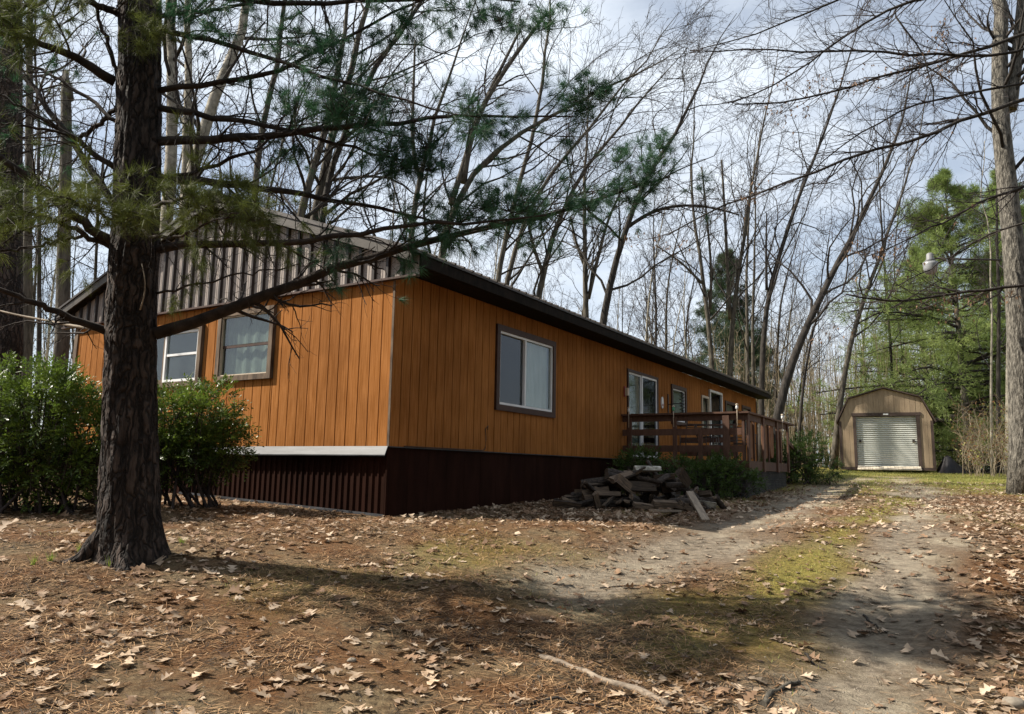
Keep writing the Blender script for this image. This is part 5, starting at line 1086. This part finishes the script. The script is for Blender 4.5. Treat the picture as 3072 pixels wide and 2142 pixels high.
def shrub(name, label, base, blobs, mat, nspray, seed, L=0.16, w_=0.012, stems=14, n=9, droop=0.1):
    """blobs: (dx,dy,dz,rx,ry,rz) ellipsoids of foliage relative to base"""
    r = np.random.default_rng(seed); e_ = empty(name, base); tag(e_, label, 'shrub')
    cs = []; ds = []; vol = np.array([b[3] * b[4] * b[5] for b in blobs]) ** 0.67; vol /= vol.sum()
    for (dx, dy, dz, rx, ry, rz), vv in zip(blobs, vol):
        k = int(nspray * vv); u = norm(r.normal(size=(k, 3))); rr_ = 0.3 + 0.75 * r.random((k, 1)) ** 0.6
        lump = 0.82 + 0.36 * vnoise(u[:, 0] * 3 + dx, u[:, 2] * 3 + u[:, 1] * 2, 0.9, seed)[:, None]
        cs.append(u * rr_ * lump * np.array([rx, ry, rz]) + np.array([dx, dy, dz])); ds.append(u + np.array([0, 0, 0.25]) + 0.5 * r.normal(size=(k, 3)))
    cs = np.vstack(cs); ds = np.vstack(ds); ok = (cs[:, 2] > 0.03) & (vnoise(cs[:, 0] * 1.0 + cs[:, 1], cs[:, 2] * 1.3, 0.28, seed + 3) > 0.26); cs, ds = cs[ok], ds[ok]
    v, f = sprays(cs, ds, n, L, w_, r); MB().add(v, f).build('foliage', MT[mat], e_)
    pick = cs[r.choice(len(cs), min(len(cs), stems * 12), replace=False)]
    b = MB(); pths = []
    for q in range(stems):
        bl_ = blobs[q % len(blobs)]; a = np.array([bl_[0] * 0.8 + bl_[3] * 0.5 * r.normal(), bl_[1] * 0.8 + bl_[4] * 0.3 * r.normal(), -0.05]); t_ = pick[q]
        b.tubes(resample([a, a * 0.6 + t_ * 0.4 + np.array([0, 0, 0.1]) + 0.08 * r.normal(size=3), t_], 6), np.linspace(0.022, 0.008, 6), 5, cap=False)
    src = np.stack([pick * np.array([0.75, 0.75, 0.55]) - np.array([0, 0, 0.1]), pick * 0.9, pick], 1); src[:, 0, 2] = np.maximum(src[:, 0, 2], 0.02)
    b.tubes(src, np.tile([0.007, 0.005, 0.003], (len(src), 1)), 3, cap=False); b.build('stems', MT['twig'], e_)
    return e_
def gb(px_, Y_): x = (px_ - 1536) / F * Y_; return (x, Y_, float(g0(x, Y_)))
shrub('yew_shrub', 'broad dark green yew hedge behind the big pine, left of trunk', gb(130, 9.6), [(-0.5, 0, 1.25, 0.75, 0.55, 0.62), (0.25, 0, 1.15, 0.6, 0.5, 0.55), (0.0, 0.1, 0.75, 1.1, 0.6, 0.5), (0.0, 0.2, 0.4, 1.2, 0.45, 0.4), (-0.9, 0, 0.9, 0.6, 0.5, 0.6), (0.75, 0.1, 0.85, 0.45, 0.45, 0.5), (0.05, 0, 1.55, 0.45, 0.4, 0.28)], 'yew', 4300, 51, 0.19, 0.011, 34)
shrub('yew_shrub', 'green yew shrub under the gable window, right of the pine trunk', gb(560, 10.6), [(-0.2, 0, 1.10, 0.65, 0.5, 0.55), (0.35, -0.05, 1.25, 0.42, 0.4, 0.40), (0.0, 0, 0.75, 0.75, 0.5, 0.4), (0.6, 0, 0.85, 0.35, 0.35, 0.35), (-0.7, 0.1, 0.95, 0.45, 0.4, 0.5)], 'yew', 3000, 52, 0.18, 0.011, 24)
def hp(t, o): p_ = H(t, o, 0); return (float(p_[0]), float(p_[1]), float(g0(p_[0], p_[1])))
shrub('juniper_shrub', 'low spreading juniper against the near side of the deck', hp(7.35, 1.95), [(0.1, 0, 0.42, 0.75, 0.6, 0.32), (0.55, 0.1, 0.5, 0.5, 0.5, 0.35), (-0.45, 0, 0.45, 0.5, 0.4, 0.3), (0.9, 0.1, 0.3, 0.45, 0.4, 0.22)], 'juniper', 1500, 53, 0.16, 0.012, 14)
shrub('juniper_shrub', 'small juniper below the patio door behind the firewood heap', hp(7.3, 0.75), [(0, 0, 0.65, 0.5, 0.4, 0.3), (-0.3, 0, 0.45, 0.4, 0.3, 0.35)], 'juniper', 500, 54, 0.16, 0.012, 8)
shrub('juniper_shrub', 'dark juniper at the far front corner of the deck', hp(13.1, 2.75), [(0, 0, 0.55, 0.75, 0.6, 0.5), (0.35, 0, 0.9, 0.45, 0.4, 0.4), (0.7, 0, 0.4, 0.5, 0.4, 0.35), (-0.35, 0, 0.6, 0.4, 0.4, 0.4)], 'juniper', 1400, 55, 0.18, 0.013, 12)

# ------------------------------------------------------------------ litter, grass, sticks
LR = np.random.default_rng(77)
def leaf_proto(seed, k=7):
    r = np.random.default_rng(seed); u = np.linspace(0, 1, k)
    w_ = np.sin(pi * np.clip(u, 0.02, 1)) ** 0.6 * (0.11 + 0.34 * (np.arange(k) % 2)) * (0.75 + 0.4 * u); w_[0] = 0.02; w_[-1] = 0.02
    adv = np.where(np.arange(k) % 2 == 1, 0.07, -0.02)
    c1, c2, tw2 = 0.5 * r.normal(), 0.3 * r.normal(), 0.4 * r.normal()
    v = []
    for s in (-1, 0, 1):
        for i in range(k):
            y = s * w_[i] * (0.85 + 0.3 * r.random()); x = u[i] - 0.5 + (adv[i] if s else 0)
            v.append((x, y, 0.03 + c1 * x * x * 0.6 + (0.4 + c2) * y * y * 1.3 + tw2 * x * y))
    v = np.array(v); v[:, 2] -= v[:, 2].min() - 0.02
    i = np.arange(k - 1); f = np.concatenate([np.stack([i, i + 1, i + 1 + k, i + k], 1), np.stack([i + k, i + k + 1, i + 2 * k + 1, i + 2 * k], 1)])
    return v, f
LP = [leaf_proto(s) for s in range(10)]; LPF = [leaf_proto(s, 5) for s in range(10)]
pts_r = [gh(*q) for q in [(2990, 1560), (3040, 1650), (3060, 1760), (3070, 1880), (3090, 2050), (3120, 2300)]]
def in_house(x, y):
    d = np.stack([x - HO[0], y - HO[1]], -1); t = d @ DR[:2]; o = d @ NR[:2]
    return (t > -0.06) & (t < HL) & (o < 0.02) & (o > -HD)
def hcoord(x, y):
    d = np.stack([x - HO[0], y - HO[1]], -1); return d @ DR[:2], d @ NR[:2]
pat = gh(1300, 1990); pat2 = gh(2050, 2090)
def ldens(x, y):
    path, grass = masks(x, y); t, o = hcoord(x, y)
    d = 0.42 + 0.8 * np.clip((vnoise(x, y, 0.8, 21) - 0.5) * 3, 0, 1)
    d *= 1 - 0.55 * path
    d = np.where((t > 0.8) & (t < 12) & (o > 0) & (o < 3.2 + 0.8 * vnoise(x, y, 0.7, 22)), np.maximum(d, 2.2 * np.clip(1.3 - np.abs(o - 1.6) / 2.2, 0, 1)), d)   # drift along the house
    d = np.where((t < 0) & (o < 1.0) & (t > -3.6), np.maximum(d, 1.0), d)
    dr_ = polydist(x, y, pts_r); d = np.maximum(d, 2.4 * np.clip(1.2 - dr_ / 0.5, 0, 1) * (x > 0)); d = np.where((x > np.interp(y, [p_[1] for p_ in pts_r][::-1], [p_[0] for p_ in pts_r][::-1])) & (y < 16), np.maximum(d, 2.0), d)
    for c, r_ in ((pat, 0.45), (pat2, 0.5)): d = np.maximum(d, 2.4 * np.clip(1.2 - np.hypot(x - c[0], y - c[1]) / r_, 0, 1))
    return d
N = 62000
yy = 3.4 + 19 * LR.random(N) ** 1.25; xx = (LR.random(N) * 2 - 1) * (yy * 0.76 + 0.4)
areaw = (yy * 0.76 + 0.4) * (yy - 3.4 + 0.3) ** 0.2
keep = LR.random(N) < ldens(xx, yy) * areaw / 26
keep &= ~in_house(xx, yy); xx, yy = xx[keep], yy[keep]; nL = len(xx)
sz = 0.045 + 0.085 * LR.random(nL) ** 1.7; yaw = LR.random(nL) * 2 * pi; tx = 0.2 * LR.normal(size=nL); ty = 0.2 * LR.normal(size=nL)
zz = gz(xx, yy) + 0.004
order = np.argsort(-(sz / yy)); big = order[:300]; rest = order[300:]
def leaf_verts(pv, idx):
    c, s = np.cos(yaw[idx])[:, None], np.sin(yaw[idx])[:, None]
    v = pv[None] * sz[idx][:, None, None]
    x = v[..., 0]; y = v[..., 1]; z = v[..., 2] + x * np.tan(tx[idx])[:, None] + y * np.tan(ty[idx])[:, None]
    z = z - z.min(1, keepdims=True)
    return np.stack([x * c - y * s + xx[idx][:, None], x * s + y * c + yy[idx][:, None], z + zz[idx][:, None]], -1)
lm = MB(); kind = LR.integers(0, 10, nL); brown = LR.random(nL) < 0.5
for q in range(10):
    for bw, far in ((0, 0), (1, 0), (0, 1), (1, 1)):
        pr_ = (LPF if far else LP)[q]
        idx = rest[(kind[rest] == q) & (brown[rest] == bw) & ((yy[rest] > 8.0) == bool(far))]
        if len(idx) == 0: continue
        V = leaf_verts(pr_[0], idx); kk = V.shape[1]
        ff = (pr_[1][None] + (np.arange(len(idx)) * kk)[:, None, None]).reshape(-1, 4)
        lm.add(V.reshape(-1, 3), ff, bw, True)
tag(lm.build('leaf_litter', [MT['dead_leaf'], MT['dead_leaf_brown']]), 'dry oak leaves strewn over the yard', 'leaves', kind='stuff')
lmesh = [MB().add(*LP[q][:2], 0, True).mesh('fallen_leaf', MT['dead_leaf_one']) for q in range(10)]
for idx in big:
    o = put('fallen_leaf', lmesh[kind[idx]], None, (xx[idx], yy[idx], zz[idx] + 0.004)); o.rotation_euler = (tx[idx] * 0.6, ty[idx] * 0.6, yaw[idx]); s_ = sz[idx]; o.scale = (s_, s_, s_)
    tag(o, 'dry tan oak leaf lying on the ground near the camera', 'leaf', 'fallen oak leaves on the near ground')
# dry needles
N = 190000; yy = 3.5 + 9.0 * LR.random(N) ** 1.1; xx = (LR.random(N) * 2 - 1) * (yy * 0.74 + 0.3)
path, grass = masks(xx, yy); keep = (LR.random(N) < (1 - 0.9 * path) * np.clip(vnoise(xx, yy, 0.6, 25) * 1.7 - 0.25, 0.05, 1) * np.clip(1.25 - np.clip(xx - 0.5, 0, 9) / 4, 0.15, 1)) & ~in_house(xx, yy)
xx, yy = xx[keep], yy[keep]; n_ = len(xx); an = LR.random(n_) * 2 * pi; L_ = (0.05 + 0.07 * LR.random(n_)); z = gz(xx, yy)
dx, dy = np.cos(an) * L_ / 2, np.sin(an) * L_ / 2; wx, wy = -np.sin(an) * 0.0018, np.cos(an) * 0.0018; z1 = 0.004 + 0.012 * LR.random(n_) ** 2; z2 = 0.004 + 0.03 * LR.random(n_) ** 2
v = np.stack([np.stack([xx - dx - wx, yy - dy - wy, z + z1], -1), np.stack([xx - dx + wx, yy - dy + wy, z + z1], -1), np.stack([xx + dx + wx, yy + dy + wy, z + z2], -1), np.stack([xx + dx - wx, yy + dy - wy, z + z2], -1)], 1)
tag(MB().add(v.reshape(-1, 3), np.arange(4 * n_).reshape(-1, 4), np.where(LR.random(n_) < 0.35, 1, 0)).build('needle_litter', [MT['litter_needle'], MT['bark_dark']]), 'dry brown pine needles scattered over the yard', 'needles', kind='stuff')
# grass
N = 260000; yy = 3 + 31 * LR.random(N) ** 0.9; xx = (LR.random(N) * 2 - 1) * (yy * 0.74 + 0.3)
path, grass = masks(xx, yy); dens = grass * np.where(yy < 15, 0.35, 1.0); keep = (LR.random(N) < dens) & ~in_house(xx, yy) & (xx > -7)
xx, yy = xx[keep], yy[keep]; n_ = len(xx); z = gz(xx, yy) - 0.005; an = LR.random(n_) * 2 * pi; h_ = (0.025 + 0.05 * LR.random(n_)) * np.where(yy < 15, 0.6, 1.0); wv = 0.003 + 0.0002 * yy
ln_ = 0.5 * h_; d2 = LR.random(n_) * 2 * pi
v = np.stack([np.stack([xx - np.cos(an) * wv, yy - np.sin(an) * wv, z], -1), np.stack([xx + np.cos(an) * wv, yy + np.sin(an) * wv, z], -1), np.stack([xx + ln_ * np.cos(d2), yy + ln_ * np.sin(d2), z + h_], -1)], 1)
tag(MB().add(v.reshape(-1, 3), np.arange(3 * n_).reshape(-1, 3)).build('grass', MT['grass']), 'short yellow-green grass around the drive and shed', 'grass', kind='stuff')
# sprout tufts by the pine
sp_b = MB()
for (x, y) in [(150, 1690), (100, 1700), (240, 1660), (310, 1680), (545, 1635), (330, 1700)]:
    a = gh(x, y); q = 26; an = LR.random(q) * 2 * pi; r_ = 0.03 * LR.random(q); hh = 0.04 + 0.07 * LR.random(q)
    bx_ = np.stack([a[0] + r_ * np.cos(an), a[1] + r_ * np.sin(an), np.full(q, float(gz(*a)))], 1); tip = bx_ + np.stack([0.03 * LR.normal(size=q), 0.03 * LR.normal(size=q), hh], 1)
    w_ = np.stack([-np.sin(an), np.cos(an), np.zeros(q)], 1) * 0.003; v = np.stack([bx_ - w_, bx_ + w_, tip], 1).reshape(-1, 3); sp_b.add(v, np.arange(3 * q).reshape(-1, 3))
tag(sp_b.build('grass_sprouts', MT['sprout']), 'bright green sprouts around the pine root', 'sprouts', kind='stuff')
# sticks, roots, stones
def stick(pts, r0_, r1_, label, mat='bark_grey', name='stick', cat='stick', sink=0.0):
    P = []
    for (x, y) in pts: a = gh(x, y); P.append((a[0], a[1], float(gz(*a)) + r0_ * 0.6 - sink))
    P = resample(P, 12); P[1:-1] += 0.006 * LR.normal(size=(10, 3)); c = P.mean(0)
    tag(MB().tubes(P - c, np.linspace(r0_, r1_, 12), 7).build(name, MT[mat], None, c), label, cat)
stick([(1620, 1975), (1750, 2020), (1850, 2060), (1960, 2090), (2010, 2120)], 0.018, 0.026, 'grey exposed root crossing the ground toward bottom centre', 'plank_grey', 'exposed_root', 'root', 0.012)
stick([(2290, 2120), (2310, 2090), (2350, 2065), (2400, 2050)], 0.022, 0.012, 'crooked dark root at the bottom edge of the drive', 'bark_grey', 'exposed_root', 'root')
stick([(2590, 1830), (2620, 1860), (2660, 1880)], 0.010, 0.005, 'short dark forked stick lying on the right wheel track', 'bark_dark')
stick([(2415, 1960), (2440, 1985), (2480, 2000)], 0.010, 0.005, 'thin dark stick near the bottom of the drive', 'bark_dark')
stick([(1800, 1750), (1900, 1742), (2090, 1735), (2140, 1737)], 0.008, 0.005, 'long thin stick lying across the left wheel track', 'bark_dark')
stick([(1550, 2120), (1650, 2095), (1720, 2115), (1840, 2130)], 0.010, 0.006, 'dark twig curling along the bottom edge', 'bark_dark')
stick([(1615, 2030), (1625, 2060), (1622, 2075)], 0.006, 0.004, 'small crooked twig beside the exposed root', 'bark_grey')
stick([(1110, 1880), (1200, 1860), (1330, 1850)], 0.006, 0.004, 'thin twig lying in the pine shadow', 'bark_dark')
def stone(px_, py_, r_, label, mat='stone', sq=(1, 0.8, 0.55)):
    a = gh(px_, py_); r = np.random.default_rng(int(px_)); n1, n2 = 8, 12; v = []
    for i in range(n1 + 1):
        for j in range(n2):
            th1 = pi * i / n1; ph = 2 * pi * j / n2; d = np.array([sin(th1) * cos(ph), sin(th1) * sin(ph), cos(th1)]); v.append(d * np.array(sq) * r_ * (1 + 0.12 * sin(3 * ph + th1 * 2) * sin(th1)))
    f = [(i * n2 + j, (i + 1) * n2 + j, (i + 1) * n2 + (j + 1) % n2, i * n2 + (j + 1) % n2) for i in range(n1) for j in range(n2)]
    tag(MB().add(v, f, 0, True).build('stone', MT[mat], None, (a[0], a[1], float(gz(*a)) + r_ * 0.2)), label, 'stone')
stone(332, 1682, 0.05, 'small pale stone at the foot of the big pine')
stone(2790 + 250, 2112, 0.07, 'tan flat stone at the bottom right corner')
stone(1055, 1985, 0.03, 'small round brown pebble in the needle litter')
stone(600, 1560, 0.04, 'pale pebble on the leaves below the gable')

# gravel crumbs on the drive
N = 26000; yy = 3.5 + 16 * LR.random(N) ** 1.3; xx = (LR.random(N) * 2 - 1) * (yy * 0.74 + 0.3)
path, grass = masks(xx, yy); keep = (LR.random(N) < 0.12 + 0.5 * path) & ~in_house(xx, yy); xx, yy = xx[keep], yy[keep]; n_ = len(xx)
r_ = 0.003 + 0.009 * LR.random(n_) ** 2.5; z = gz(xx, yy); oc = np.array([(1, 0, 0), (0, 1, 0), (-1, 0, 0), (0, -1, 0), (0, 0, 0.8)], float)
v = oc[None] * r_[:, None, None] * (0.7 + 0.6 * LR.random((n_, 5, 3))) + np.stack([xx, yy, z - 0.001], 1)[:, None]
f = (np.array([(0, 1, 4), (1, 2, 4), (2, 3, 4), (3, 0, 4)])[None] + 5 * np.arange(n_)[:, None, None]).reshape(-1, 3)
tag(MB().add(v.reshape(-1, 3), f).build('gravel', MT['stone']), 'small gravel and dirt crumbs on the drive', 'gravel', kind='stuff')
